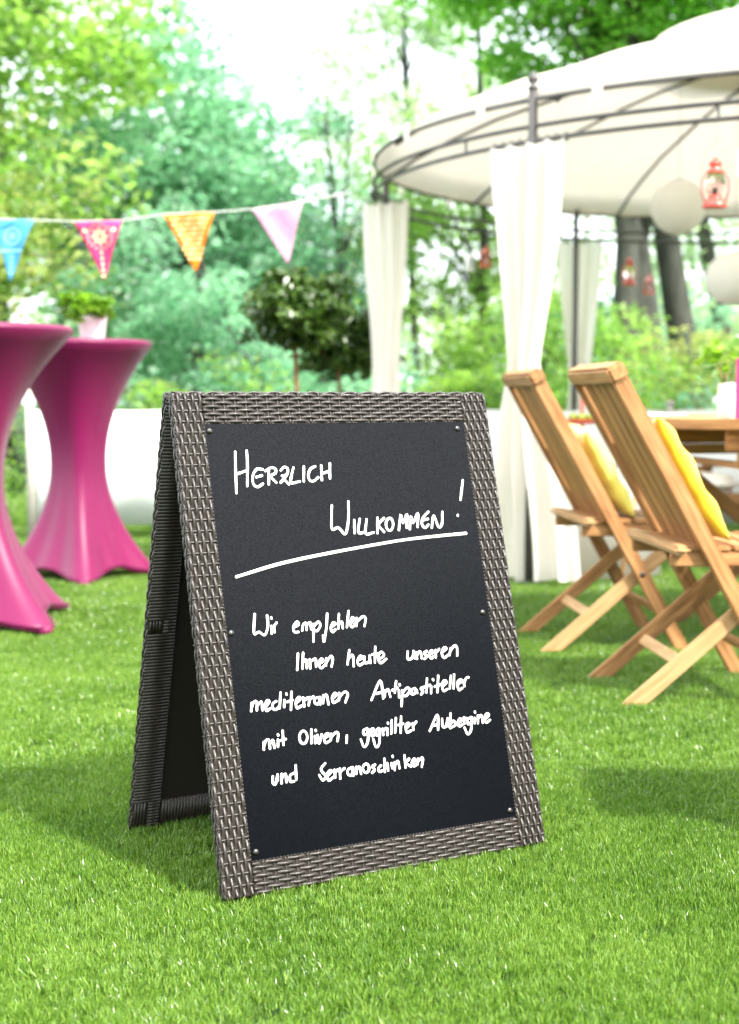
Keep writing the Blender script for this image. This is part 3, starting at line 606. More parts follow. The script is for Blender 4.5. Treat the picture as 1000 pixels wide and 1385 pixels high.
def bush(name, x, y, rx, ry, rz, leafmat, seed, leaf, nc, per, cr, label, group=None):
    t = empty(name, (x, y, 0), 0, label=label, cat='bush', group=group)
    P, CC = crown_points(nc, per, rx, ry, rz, cr, seed, .2); P = P+np.array([0, 0, rz*.85]); P = P[P[:, 2] > .03]
    V, F = leaves_np(P, leaf, seed); link('foliage', np_mesh('foliage', V, F), leafmat, t)
    mb = MB()
    for k in range(6):
        c = CC[k]+np.array([0, 0, rz*.85]); mb.tube([Vector((c[0]*.1, c[1]*.1, -.02)), Vector((c[0]*.6, c[1]*.6, max(c[2], .1)*.6)), Vector((c[0], c[1], max(c[2], .12)))], [.02, .014, .005], 6)
    mb.build('stems', M['bark'], t, smooth=True); return t
GB = 'bushes along the fence'
bush('bush', -2.78, 9.3, .62, .45, .62, M['leaf_hedge'], 31, .055, 60, 160, .2, 'leafy bush left of the pale post, reaching down to the lawn', GB)
bush('bush', -3.6, 9.7, .7, .5, .85, M['leaf_hedge'], 32, .06, 60, 150, .22, 'taller leafy bush at the left edge behind the near pink table', GB)
for i, (x, rz, lm, lb) in enumerate([(-1.35, .62, 'leaf_hedge', 'bush behind the white screen between the far pink table and the A-frame'),
                                     (-.3, .66, 'leaf_teal', 'bluish bush behind the white screen under the laurels'),
                                     (.75, .60, 'leaf_hedge', 'bush behind the white screen, left of the big white curtain'),
                                     (1.9, .66, 'leaf_hedge', 'bush behind the white screen between the chair backs'),
                                     (3.0, .62, 'leaf_teal', 'bluish bush behind the wooden table')]):
    bush('bush', x, 11.4+.3*(i % 2), .75, .5, rz, M[lm], 33+i, .07, 50, 130, .24, lb, GB)
# unseen trees and bushes added to darken the chalkboard's reflection
def copy_tree(o, loc, rz, label):
    c = o.copy(); col.objects.link(c); c.location = loc; c.rotation_euler = (0, 0, rz); c['label'] = label
    for ch in [q for q in bpy.data.objects if q.parent == o]:
        d = ch.copy(); col.objects.link(d); d.parent = c
    return c
srcs = [o for o in col.objects if o.name.startswith('broadleaf_tree') and o.parent is None]
for i, (k, x, y, rz) in enumerate([(0, -6, -9, .4), (9, 0.0, -10.5, 1.3), (1, 4.5, -12, 2.2)]):
    copy_tree(srcs[k], (x, y, 0), rz, 'unseen tree added behind the viewer for the board reflection, %s' % ['to the left', 'in the middle', 'to the right'][i])
hb = bush('reflection_bush', 5.4, -2.2, 1.2, 1.0, 1.45, M['leaf_laurel'], 71, .09, 110, 150, .4, 'tall dark bush added out of view for the board reflection, nearest to the garden', 'unseen bushes added right of the viewer')  # out-of-view bush row, added as a dark reflection for the chalkboard
for i, (x, y, rz) in enumerate([(6.4, -3.6, 1.4), (6.9, -5.2, 2.5), (6.5, -.6, .9), (7.2, 1.2, 3.3), (6.0, -6.6, 4.1), (4.2, -6.9, 5.0)]):
    copy_tree(hb, (x, y, 0), rz, 'tall dark bush added out of view for the board reflection, ' + ['second along', 'third along', 'just beyond the nearest', 'level with the bench', 'fourth along', 'last of the row'][i])

# ------------------------------------------------------------------ white screen fence
fy = 8.45
fence = empty('screen_fence', (0, fy, 0), 0, label='low white cloth screen stretched between pale posts along the back of the lawn', cat='fence')
posts = [-1.98, -.75, .5, 1.75, 3.0, 4.25]
for i in range(5):
    a, b = posts[i], posts[i+1]
    n = 20; V = []; F = []
    for s in range(n+1):
        x = a+.02+(b-a-.04)*s/n; yy = .012*math.sin(s*.9+i)
        for z in (.10, .4, .765): V.append((x, yy, z+.004*math.sin(s*.5)))
    for s in range(n): 
        for q in range(2): F.append((s*3+q, (s+1)*3+q, (s+1)*3+q+1, s*3+q+1))
    mb = MB(); mb.add(V, F); o = mb.build('screen_panel', M['fence_white'], fence, smooth=True)
    sm = o.modifiers.new('thick', 'SOLIDIFY'); sm.thickness = .004
for i, x in enumerate(posts):
    mb = MB(); mb.tube([(x, 0, 0), (x, 0, 1.0 if i == 0 else .80)], .024 if i == 0 else .018, 12); mb.lathe([(.028, 0), (.03, .012), (.012, .022)], 12, (x, 0, 1.0 if i == 0 else .80))
    mb.build('post', M['post'], fence, smooth=True)

# ------------------------------------------------------------------ bar tables in pink stretch covers
def bar_table(x, y, rz, R, wst, foot, label):
    t = empty('bar_table', (x, y, 0), rz, label=label, cat='bar table', group='bar tables under pink stretch covers')
    Ht = 1.10; zw = .52; nth = 72; V = []; F = []; rows = []
    def ring(fn): rows.append([fn(2*PI*k/nth) for k in range(nth)])
    # table top: flat disc with a rounded edge
    for rr, z in ((.02, Ht), (R*.6, Ht), (R-.012, Ht), (R-.004, Ht-.004), (R, Ht-.012), (R, Ht-.022), (R-.003, Ht-.030)):
        ring(lambda q, rr=rr, z=z: (rr*math.cos(q), rr*math.sin(q), z))
    for i in range(1, 19):
        s = i/18; z = Ht-.030-(Ht-.030-zw)*s
        e = (1-s)**2.1; sq = (1-e)
        def fn(q, z=z, e=e, sq=sq):
            ridge = abs(math.cos(2*q))**3                # four creases above the feet
            r = wst*(1+sq*(.20*ridge-.06)) + (R-.003-wst)*e*(1+.03*(1-abs(2*e-1))*(ridge-.5))
            return (r*math.cos(q), r*math.sin(q), z)
        ring(fn)
    for i in range(1, 23):
        s = i/22
        def fn(q, s=s):
            ridge = abs(math.cos(2*q)); r4 = ridge**3
            e = s**1.9
            Rb = foot*(.64+.36*ridge**6)
            zb = .015+.045*(1-ridge**2)**.8
            z = zw-(zw-zb)*s
            r = wst*(1+.20*r4-.06)*(1-e)+Rb*e
            if s > .93: r -= .0*r
            return (r*math.cos(q), r*math.sin(q), z)
        ring(fn)
    def hem(q):
        ridge = abs(math.cos(2*q)); Rb = foot*(.64+.36*ridge**6)-.018
        return (Rb*math.cos(q), Rb*math.sin(q), .010+.045*(1-ridge**2)**.8)
    ring(hem)
    for rw in rows: V += rw
    m = len(rows)
    F = [(i*nth+k, i*nth+(k+1) % nth, (i+1)*nth+(k+1) % nth, (i+1)*nth+k) for i in range(m-1) for k in range(nth)]
    F.append(tuple(range(nth)))
    mb = MB(); mb.add(V, F); mb.build('stretch_cover', M['pink'], t, smooth=True)
    sm = MB(); hp = [Vector(q)+Z*.012 for q in rows[-2]]; sm.tube([q*1.0 for q in hp+hp[:1]], .0035, 6); sm.build('hem_seam', M['pink'], t, smooth=True)
    sm = MB(); sm.tube([Vector(((R+.001)*math.cos(2*PI*k/60), (R+.001)*math.sin(2*PI*k/60), Ht-.017)) for k in range(61)], .0028, 6); sm.build('edge_seam', M['pink'], t, smooth=True)
    mb = MB()
    for k in range(4):
        a = PI/2*k; d = Vector((math.cos(a), math.sin(a), 0)); mb.tube([d*.03+Z*.11, d*(foot-.04)+Z*.03], .014, 8)
    mb.tube([Z*.08, Z*(Ht-.02)], .03, 12); mb.build('pedestal', M['frame'], t, smooth=True)
    for k in range(4):
        a = PI/2*k; d = Vector((math.cos(a), math.sin(a), 0))*(foot-.022)
        mb = MB(); mb.lathe([(.010, 0), (.026, .003), (.031, .014), (.026, .028), (.010, .034)], 14, tuple(d)); mb.build('foot_pocket', M['pink'], t, smooth=True)
    return t
t1 = bar_table(-1.47, 5.35, math.radians(-45+6), .375, .115, .43, 'tall pink covered bar table cut off by the left edge, nearer of the two')
t2 = bar_table(-1.352, 6.72, math.radians(-76), .345, .112, .37, 'tall pink covered bar table with a small potted plant standing on it')

# small potted plant on the far table
def potted_plant(x, y, z):
    t = empty('potted_plant', (x, y, z), 0, label='small leafy green plant in a white pot on the far pink table', cat='potted plant')
    mb = MB(); mb.lathe([(.052, 0), (.056, .004), (.066, .10), (.069, .105), (.069, .118), (.062, .118), (.058, .10)], 28)
    o = mb.build('pot', M['white_glaze'], t, smooth=True)
    mb = MB(); mb.lathe([(.001, .100), (.060, .100)], 20); mb.build('soil', M['soil'], t)
    r = np.random.default_rng(5)
    P, C = crown_points(22, 26, .12, .09, .07, .04, 5, .3)
    P[:, 0] -= .02; P[:, 2] += .155
    V, F = leaves_np(P, .048, 6, .3, .7); link('foliage', np_mesh('foliage', V, F), M['leaf_pot'], t)
    mb = MB()
    for k in range(12):
        c = C[k]+np.array([-.02, 0, .155]); mb.tube([(c[0]*.15, c[1]*.15, .09), (c[0]*.5, c[1]*.5, c[2]*.75), tuple(c)], [.0022, .0018, .001], 5)
    mb.build('stalks', M['leaf_pot'], t, smooth=True)
potted_plant(-1.285, 6.76, 1.10)

# ------------------------------------------------------------------ laurel standards in pots
def laurel(x, y, zc, R, seed, label):
    t = empty('laurel_tree', (x, y, 0), 0, label=label, cat='potted tree', group='clipped laurel trees behind the A-frame')
    mb = MB(); mb.lathe([(.13, 0), (.14, .01), (.175, .28), (.19, .285), (.19, .33), (.172, .33), (.165, .28)], 28); mb.build('pot', M['terracotta'], t, smooth=True)
    mb = MB(); mb.lathe([(.001, .29), (.168, .29)], 20); mb.build('soil', M['soil'], t)
    P, C = crown_points(110, 66, R, R, R*.84, .075, seed, .2); P = P+np.array([0, 0, zc]); C = C+np.array([0, 0, zc])
    V, F = leaves_np(P, .058, seed, .2, .42); link('crown', np_mesh('crown', V, F), M['leaf_laurel'], t)
    mb = MB(); mb.tube([(0, 0, .27), (.008, .004, .6), (-.006, 0, zc-R*.6), (0, 0, zc)], [.014, .012, .011, .008], 10)
    r = random.Random(seed)
    for c in r.sample(list(C), 16): mb.tube([(0, 0, zc-R*.65), tuple(np.array([0, 0, zc-R*.4])*.5+c*.5), tuple(c)], [.007, .005, .002], 6)
    mb.build('trunk', M['bark_brown'], t, smooth=True)
laurel(-.352, 7.0, 1.26, .245, 51, 'round dark laurel tree, taller of the two, with its bare stem showing')
laurel(-.18, 8.82, 1.175, .27, 52, 'round dark laurel tree, lower of the two, half behind the left curtain')
# ------------------------------------------------------------------ round pavilion
GC = Vector((2.514, 8.246, 0)); GR = 2.49
gaz = empty('pavilion', tuple(GC), 0, label='round garden pavilion with a cream cloth roof on dark steel posts', cat='pavilion')
Z0, Z1, Z2 = 1.97, 2.035, 2.15                 # two lower rings and the ring that carries the cloth
angs = [224, 166, 114.5, 54, 344, 284]
def rp(a, r=GR, z=0): a = math.radians(a); return Vector((r*math.cos(a), r*math.sin(a), z))
for z, r in ((Z0, .0105), (Z1, .0105), (Z2, .0100)):
    mb = MB(); n = 120; pts = [rp(360*k/n, GR, z) for k in range(n)]
    V = []; F = []
    for k, p in enumerate(pts):
        d = rp(360*k/n, 1)
        for q in range(8): V.append(p+d*math.cos(q*PI/4)*r+Z*math.sin(q*PI/4)*r)
    F = [(k*8+q, k*8+(q+1) % 8, ((k+1) % n)*8+(q+1) % 8, ((k+1) % n)*8+q) for k in range(n) for q in range(8)]
    mb.add(V, F); mb.build('ring', M['frame'], gaz, smooth=True)
for a in angs:
    mb = MB(); p = rp(a); mb.tube([p, p+Z*2.19], .021, 12); o = mb.build('post', M['frame'], gaz, smooth=True)
    mb = MB(); mb.lathe([(.012, 0), (.026, .006), (.026, .016), (.012, .024), (.024, .040), (.027, .052), (.018, .068), (.004, .085)], 16, tuple(p+Z*2.19)); mb.build('finial', M['frame'], o, smooth=True)
    mb = MB(); mb.lathe([(.055, 0), (.055, .008), (.024, .012)], 16, tuple(p)); mb.build('foot_plate', M['frame'], o, smooth=True)
for k in range(24):
    a = 15*k+4; mb = MB(); mb.tube([rp(a, GR, Z0), rp(a, GR, Z1)], .006, 6)
    if k % 2 == 0: mb.build('spacer', M['frame'], gaz)
DOME = [(2.49, 2.15), (2.30, 2.275), (2.1, 2.37), (1.82, 2.485), (1.55, 2.565), (1.3, 2.64), (1.05, 2.70), (.78, 2.75), (.55, 2.78)]
for k in range(12):
    a = angs[0]+30*k+3
    mb = MB(); mb.tube([rp(a, r, z-.022) for r, z in DOME], .010, 8, caps=True); mb.build('rib', M['frame'], gaz, smooth=True)
def canopy():
    n = 144; V = []; rows = []
    prof = [(GR-.016, 2.150), (GR-.012, 2.160), (GR-.006, 2.168)]+[(r, z) for r, z in DOME[1:]]
    for j, (r, z) in enumerate(prof):
        for k in range(n):
            a = 360*k/n; ph = math.radians((a-angs[0]-3)*12); sag = .5-.5*math.cos(ph)
            rr, zz = r, z
            if j == 0: zz = z+.004*math.sin(a*.7)+.006*sag
            else: zz -= .028*sag*math.sin(PI*min(1, (GR-r)/1.95+.02)) if j > 2 else 0
            V.append(rp(a, rr, zz))
    m = len(prof); F = [(i*n+k, i*n+(k+1) % n, (i+1)*n+(k+1) % n, (i+1)*n+k) for i in range(m-1) for k in range(n)]
    mb = MB(); mb.add(V, F); mb.build('roof_cloth', M['canopy'], gaz, smooth=True)
canopy()
for k in range(24):
    a = 15*k+7; mb = MB(); d = rp(a, 1); mb.box((0, 0, 0), (.004, .050, .085), Matrix.Translation(rp(a, GR+.024, 2.150)) @ Matrix.Rotation(math.radians(a), 4, 'Z'))
    mb.build('fastening_tab', M['curtain'], gaz)
vent = MB(); vent.lathe([(.001, 2.93), (.4, 2.90), (.70, 2.865), (.92, 2.825), (.95, 2.78)], 48, closed_ends=False); vent.build('vent_cap', M['canopy'], gaz, smooth=True)
for r, z, nm in ((.925, 2.795, 'vent_ring'), (.55, 2.765, 'vent_ring')):
    mb = MB(); mb.tube([rp(360*k/48, r, z) for k in range(49)], .009, 6); mb.build(nm, M['frame'], gaz, smooth=True)
for k in range(8):
    a = 45*k+10; mb = MB(); mb.tube([rp(a, .55, 2.765), rp(a, .92, 2.795)], .008, 6); mb.tube([rp(a, .55, 2.765), rp(a, .02, 2.92)], .008, 6); mb.build('vent_strut', M['frame'], gaz)

def curtain(a0, a1, zt, tie, zb, wt, wb, lab, centre=None, folds=9, seed=0, cx_t=0, cx_b=0, rad=GR-.045, ends=None):
    """cloth hanging from the lower ring between angles a0..a1, gathered to width wt at height tie, opening to wb at zb"""
    pa, pb = (GC+rp(a0, rad), GC+rp(a1, rad)) if ends is None else (Vector(ends[0]), Vector(ends[1])); mid = (pa+pb)/2; t = (pb-pa); top = t.length; t.normalize(); nrm = Vector((-t.y, t.x, 0))
    root = empty('curtain', (mid.x, mid.y, 0), 0, label=lab, cat='curtain', group='cloth curtains of the pavilion')
    r = random.Random(seed); nu, nv = 110, 44; V = []
    ph = [r.uniform(0, 6) for _ in range(6)]
    for j in range(nv+1):
        s = j/nv; z = zt+(zb-zt)*s
        if z > tie:
            q = (zt-z)/(zt-tie); w = top+(wt-top)*q**1.25; amp = .012+.016*math.sin(PI*min(q*.55, 1)); off = cx_t*q**1.3
        else:
            q = (tie-z)/max(tie-zb, .01); w = wt+(wb-wt)*(q**.8); amp = .024+.020*q; off = cx_t+(cx_b-cx_t)*q**.8
        for i in range(nu+1):
            u = i/nu; uu = u-.5
            f = amp*(math.sin(2*PI*folds*u+ph[0]+.5*math.sin(3*s+ph[1]))+.45*math.sin(2*PI*folds*.53*u+ph[2]+s*1.4)+.25*math.sin(2*PI*folds*2.1*u+ph[3]-s*2))
            f += .02*math.sin(9*s+ph[4]+u*3)*(.3+s)
            x = uu*w*(1+.02*math.sin(14*s+u*4+ph[5]))+off
            zz = z + (0 if j else .010*math.sin(2*PI*folds*u)) + (.015*math.sin(u*7+ph[2]) if j == nv else 0)
            V.append(t*x+nrm*f+Vector((0, 0, zz)))
    F = [(j*(nu+1)+i, j*(nu+1)+i+1, (j+1)*(nu+1)+i+1, (j+1)*(nu+1)+i) for j in range(nv) for i in range(nu)]
    mb = MB(); mb.add(V, F); mb.build('cloth', M['curtain'], root, smooth=True)
    mb = MB(); g = int(nu/ 8)
    for k in range(9):
        i = min(k*g, nu); p = V[i]; q = p.copy(); wp = mid+p
        d = (Vector((wp.x, wp.y, 0))-GC); d = d.normalized(); q = (GC+d*GR)-mid
        rr = [Vector((q.x, q.y, Z0))+Vector((d.x*math.cos(a)*.019, d.y*math.cos(a)*.019, math.sin(a)*.019)) for a in [2*PI*e/12 for e in range(13)]]
        mb.tube(rr, .0025, 5)
        mb.tube([Vector((q.x, q.y, Z0-.019)), Vector((p.x, p.y, zt-.004))], .0025, 5)
    mb.build('curtain_rings', M['frame'], root, smooth=True, kind='stuff')
    return root
curtain(218.8, 228.8, 1.955, .98, .02, .18, .60, 'widest white curtain, gathered at half height, right behind the A-frame', folds=4.3, seed=3, cx_t=.0, cx_b=.045, rad=GR+.045)
curtain(159, 168.5, 1.925, .95, .03, .17, .28, 'cream curtain at the left end of the pavilion, beside the laurel trees', folds=3.5, seed=5, cx_t=.01, ends=((-.03, 8.30, 0), (.215, 8.12, 0)))
curtain(109.5, 117.6, 1.955, .95, .03, .15, .32, 'pale beige curtain on the rear post, between the two chair backs', folds=4, seed=8, ends=((1.69, 10.68, 0), (1.345, 10.56, 0)))
curtain(280, 288, 1.955, 1.0, .03, .17, .35, 'curtain on the front right post, outside the picture', folds=6, seed=9)

# ------------------------------------------------------------------ lanterns
def ring_angle(px_x, px_y_ref, near):
    best = min(range(0, 3600), key=lambda k: abs(500+1957.84*(GC.x+GR*math.cos(math.radians(k/10)))/(GC.y+GR*math.sin(math.radians(k/10)))-px_x) + (1e6 if (math.sin(math.radians(k/10)) < 0) != near else 0))
    return best/10
def storm_lantern(p, H, ztop, label, big=True):
    """hurricane lantern: base at p, overall height H, hung by a wire from height ztop"""
    t = empty('storm_lantern', tuple(p), 0, label=label, cat='lantern', group='lanterns hanging in the pavilion')
    k = H/.21
    mb = MB(); mb.lathe([(r*k, z*k) for r, z in [(.045, 0), (.052, .003), (.052, .012), (.047, .022), (.036, .034), (.028, .040), (.028, .050), (.030, .054)]], 24); mb.build('base', M['lantern_red'], t, smooth=True)
    mb = MB(); mb.lathe([(r*k, z*k) for r, z in [(.027, .052), (.038, .070), (.044, .092), (.042, .115), (.033, .136), (.028, .146)]], 24, closed_ends=False); mb.build('globe', M['glass'], t, smooth=True)
    mb = MB(); mb.lathe([(r*k, z*k) for r, z in [(.030, .144), (.036, .147), (.034, .156), (.022, .162), (.022, .178), (.030, .182), (.024, .192), (.014, .200), (.008, .210), (.002, .210)]], 24); mb.build('chimney', M['lantern_red'], t, smooth=True)
    mb = MB(); mb.lathe([(r*k, z*k) for r, z in [(.010, .05), (.010, .085), (.002, .088)]], 12); mb.build('candle', M['white_glaze'], t, smooth=True)
    mb = MB()
    for s in (-1, 1): mb.tube([Vector((s*.040*k, 0, .02*k)), Vector((s*.058*k, 0, .07*k)), Vector((s*.056*k, 0, .12*k)), Vector((s*.034*k, 0, .152*k))], .0035*k, 6)
    mb.build('side_tube', M['lantern_red'], t, smooth=True)
    mb = MB(); mb.tube([Vector((math.cos(a)*.055*k, 0, .15*k+math.sin(a)*.115*k)) for a in [PI*e/16 for e in range(17)]], .0014*k, 5)
    mb.tube([Vector((0, 0, .264*k)), Vector((0, 0, ztop-p[2]))], .0012, 5); mb.build('hanging_wire', M['wire'], t, smooth=True)
def box_lantern(p, H, ztop, m, label):
    t = empty('box_lantern', tuple(p), .5, label=label, cat='lantern', group='lanterns hanging in the pavilion')
    w = H*.36; mb = MB(); mb.box((0, 0, .01), (w, w, .02)); 
    for i in (-1, 1):
        for j in (-1, 1): mb.box((i*w*.44, j*w*.44, H*.35), (w*.13, w*.13, H*.62))
    mb.build('frame', m, t)
    mb = MB(); mb.add([(-w*.56, -w*.56, H*.66), (w*.56, -w*.56, H*.66), (w*.56, w*.56, H*.66), (-w*.56, w*.56, H*.66), (0, 0, H*.9)], [(3, 2, 1, 0), (0, 1, 4), (1, 2, 4), (2, 3, 4), (3, 0, 4)]); mb.lathe([(w*.12, H*.84), (w*.14, H*.95), (w*.05, H)], 10); mb.build('roof', m, t)
    mb = MB(); mb.lathe([(w*.16, .02), (w*.16, H*.36), (w*.03, H*.37)], 12); mb.build('candle', M['white_glaze'], t, smooth=True)
    mb = MB(); mb.tube([Vector((0, 0, H*.99)), Vector((0, 0, ztop-p[2]))], .0012, 5); mb.build('hanging_wire', M['wire'], t)
def on_ring(px, near): a = ring_angle(px, 0, near); q = GC+rp(a); return q
def zpx(y_px, d): return .84+(537.4-y_px)*d/1957.84
q = on_ring(960, True); storm_lantern((q.x, q.y, zpx(286, q.y)), .205, Z0-.012, 'large red storm lantern hanging from the front ring of the pavilion')
q = on_ring(848, False); storm_lantern((q.x, q.y, zpx(388, q.y)), .20, Z0-.012, 'small red storm lantern hanging at the rear, left of the red box lantern')
q = on_ring(875, False); box_lantern((q.x, q.y, zpx(400, q.y)), .155, Z0-.012, M['lantern_red'], 'small red box lantern hanging at the rear, right of the storm lantern')
q = on_ring(655, False); box_lantern((q.x, q.y, zpx(364, q.y)), .15, Z0-.012, M['lantern_red'], 'small red box lantern hanging left of the widest white curtain')
q = on_ring(634, False); box_lantern((q.x, q.y, zpx(369, q.y)), .13, Z0-.012, M['white_glaze'], 'small white box lantern hanging beside the red one left of the curtain')
q = on_ring(999, True); box_lantern((q.x+.008, q.y, zpx(245, q.y)), .15, Z0-.012, M['white_glaze'], 'white box lantern at the right edge beside the large red lantern')
def paper_lantern(x, y, z, R, sq, ztop, label):
    t = empty('paper_lantern', (x, y, z), 0, label=label, cat='paper lantern', group='white paper lanterns in the pavilion')
    prof = []; n = 44
    for i in range(n+1):
        a = PI*(.06+.88*i/n); rr = R*(1+.014*(i % 2)); prof.append((rr*math.sin(a), -R*sq*math.cos(a)))
    mb = MB(); mb.lathe(prof, 40, closed_ends=False); mb.build('paper_shade', M['paper'], t, smooth=True)
    mb = MB(); mb.tube([Vector((math.cos(a)*R*.19, math.sin(a)*R*.19, R*sq*.985)) for a in [2*PI*e/16 for e in range(17)]], .003, 5); mb.tube([Vector((-R*.19, 0, R*sq*.985)), Vector((R*.19, 0, R*sq*.985))], .002, 5)
    mb.tube([Vector((0, 0, R*sq*.985)), Vector((0, 0, ztop-z))], .0014, 5); mb.build('wire_frame', M['wire'], t, smooth=True)
def dome_z(x, y):
    r = math.hypot(x-GC.x, y-GC.y); return float(np.interp(r, [d[0] for d in DOME[::-1]], [d[1] for d in DOME[::-1]]))-.03
paper_lantern(1.685, 8.0, zpx(285, 8.0), .148, 1.0, dome_z(1.685, 8.0), 'round white paper lantern hanging under the roof, upper of the two')
paper_lantern(1.935, 7.75, zpx(379, 7.75), .152, .93, dome_z(1.935, 7.75), 'round white paper lantern at the right edge, lower of the two')

# ------------------------------------------------------------------ bunting
def bunting():
    d = 6.3
    A = Vector((-3.1, 6.3, zpx(286, 6.3)))
    pts_px = [(-90, 291, 6.3), (0, 300, 6.3), (105, 303, 6.35), (170, 302, 6.4), (225, 294, 6.45), (293, 291, 6.5), (345, 287, 6.6), (411, 277, 6.75), (470, 266, 7.1), (521, 250, 7.75)]
    P = [Vector(((x-500)/1957.84*y, y, zpx(v, y))) for x, v, y in pts_px]
    q = GC+rp(166); P[-1] = Vector((q.x-.02, q.y-.02, Z0+.02))
    t = empty('bunting', tuple(P[1]), 0, label='string of four triangular pennants, blue, pink, orange and pale pink, tied to the pavilion', cat='bunting')
    o = P[1]; mb = MB(); mb.tube([p-o for p in P], .0022, 6); mb.build('string', M['cord'], t, smooth=True)
    specs = [((-4, 300), (52, 301), (18, 385), 6.32, (.10, .42, .70), (.25, .60, .82), 'blue pennant with a round pale motif', 0),
             ((105, 303), (170, 302), (145, 382), 6.38, (.72, .07, .22), (.85, .62, .35), 'deep pink pennant with a pale yellow flower', 1),
             ((224, 294), (293, 291), (268, 372), 6.48, (.88, .24, .02), (.95, .62, .30), 'orange pennant with rows of pale dots', 2),
             ((343, 287), (411, 277), (391, 361), 6.68, (.78, .42, .60), (.66, .30, .48), 'pale pink pennant with a fine dotted print', 3)]
    for (a, b, c, y, c1, c2, lab, kind) in specs:
        W3 = [Vector(((x-500)/1957.84*y, y, zpx(v, y)))-o for x, v in (a, b, c)]
        n = 10; V = []; idx = {}; F = []
        for i in range(n+1):
            for j in range(n+1-i):
                u, v = i/n, j/n; p = W3[0]*(1-u-v)+W3[1]*u+W3[2]*v
                p = p+Vector((0, .012*math.sin(u*5+v*3+kind)*v+.01*math.sin(u*7), 0)); idx[i, j] = len(V); V.append(p)
        for i in range(n):
            for j in range(n-i):
                F.append((idx[i, j], idx[i+1, j], idx[i, j+1]))
                if i+j < n-1: F.append((idx[i+1, j], idx[i+1, j+1], idx[i, j+1]))
        m1 = mat('pennant_cloth_%d' % kind, tuple(q*.72 for q in c1), .8, tuple(q*.8 for q in c1), 20, trans=.15, spec=.1)
        m2 = mat('pennant_print_%d' % kind, c2, .8, spec=.1)
        mb = MB(); mb.add(V, F); f = mb.build('pennant', m1, t, smooth=True, label=lab)
        sm = f.modifiers.new('thick', 'SOLIDIFY'); sm.thickness = .0008
        # printed motif, a thin layer on the cloth
        mb = MB(); ex = (W3[1]-W3[0]); w = ex.length; ex.normalize(); ez = (W3[2]-(W3[0]+W3[1])/2); hgt = ez.length; ez.normalize()
        cc = W3[0]*.37+W3[1]*.37+W3[2]*.26
        def bary(p):
            v0 = W3[1]-W3[0]; v1 = W3[2]-W3[0]; v2 = p-W3[0]; a00 = v0.dot(v0); a01 = v0.dot(v1); a11 = v1.dot(v1); b0 = v2.dot(v0); b1 = v2.dot(v1); dt = a00*a11-a01*a01
            return (a11*b0-a01*b1)/dt, (a00*b1-a01*b0)/dt
        def dot(p, r, k=8, sx=1, ang=0):
            u, v = bary(p)
            if u < .03 or v < .02 or u+v > .97: return
            V = []
            for e in range(k):
                al = 2*PI*e/k; dx, dz = math.cos(al)*r*sx, math.sin(al)*r; dx, dz = dx*math.cos(ang)-dz*math.sin(ang), dx*math.sin(ang)+dz*math.cos(ang)
                pp = p+ex*dx-ez*(-dz); u2, v2 = bary(pp)
                V.append(pp+Vector((0, .012*math.sin(u2*5+v2*3+kind)*v2+.01*math.sin(u2*7)-.0022, 0)))
            mb.add(V, [tuple(range(k))])
        if kind == 1:
            for e in range(8):
                al = 2*PI*e/8; dot(cc+ex*math.cos(al)*.024+ez*math.sin(al)*.024, .016, 10, .42, al-PI/2)
            for e in range(16): al = 2*PI*e/16; dot(cc+ex*math.cos(al)*.055+ez*math.sin(al)*.052, .0045)
            for e in range(5): dot(cc+ez*(.07+.025*e), .008, 8, .8)
            for s in (-1, 1): dot(cc+ex*s*.065-ez*.028, .010)
        elif kind == 2:
            for r_ in range(9):
                for e in range(-5, 6): dot(cc+ex*(e*.020+(r_ % 2)*.010)+ez*(r_*.022-.045), .0062 if (e+r_) % 3 else .0085)
        elif kind == 0:
            for e in range(20): al = 2*PI*e/20; dot(cc+ex*math.cos(al)*.034+ez*math.sin(al)*.034, .006)
            dot(cc, .018, 14)
            for e in range(-3, 4): dot(cc+ez*.062+ex*e*.013, .007)
            for e in range(4): dot(cc+ez*(.09+.022*e), .007)
        else:
            for r_ in range(9):
                for e in range(-5, 6): dot(cc+ex*(e*.019+(r_ % 2)*.009)+ez*(r_*.023-.045), .0035)
            for e in range(12): al = 2*PI*e/12; dot(cc+ex*math.cos(al)*.028+ez*math.sin(al)*.028, .006)
        if mb.v:
            g = mb.build('print', m2, f, kind='stuff')
    # slim pole outside the picture that carries the left end
    return P[0], o
p0, _ = bunting()
mb = MB(); mb.tube([(p0.x, p0.y, 0), (p0.x, p0.y, p0.z+.06)], .02, 12); mb.lathe([(.024, 0), (.03, .02), (.004, .04)], 12, (p0.x, p0.y, p0.z+.06))
o = mb.build('bunting_pole', M['post'], None, smooth=True); tag(o, 'pale slim pole outside the left edge that holds the bunting string', 'pole')

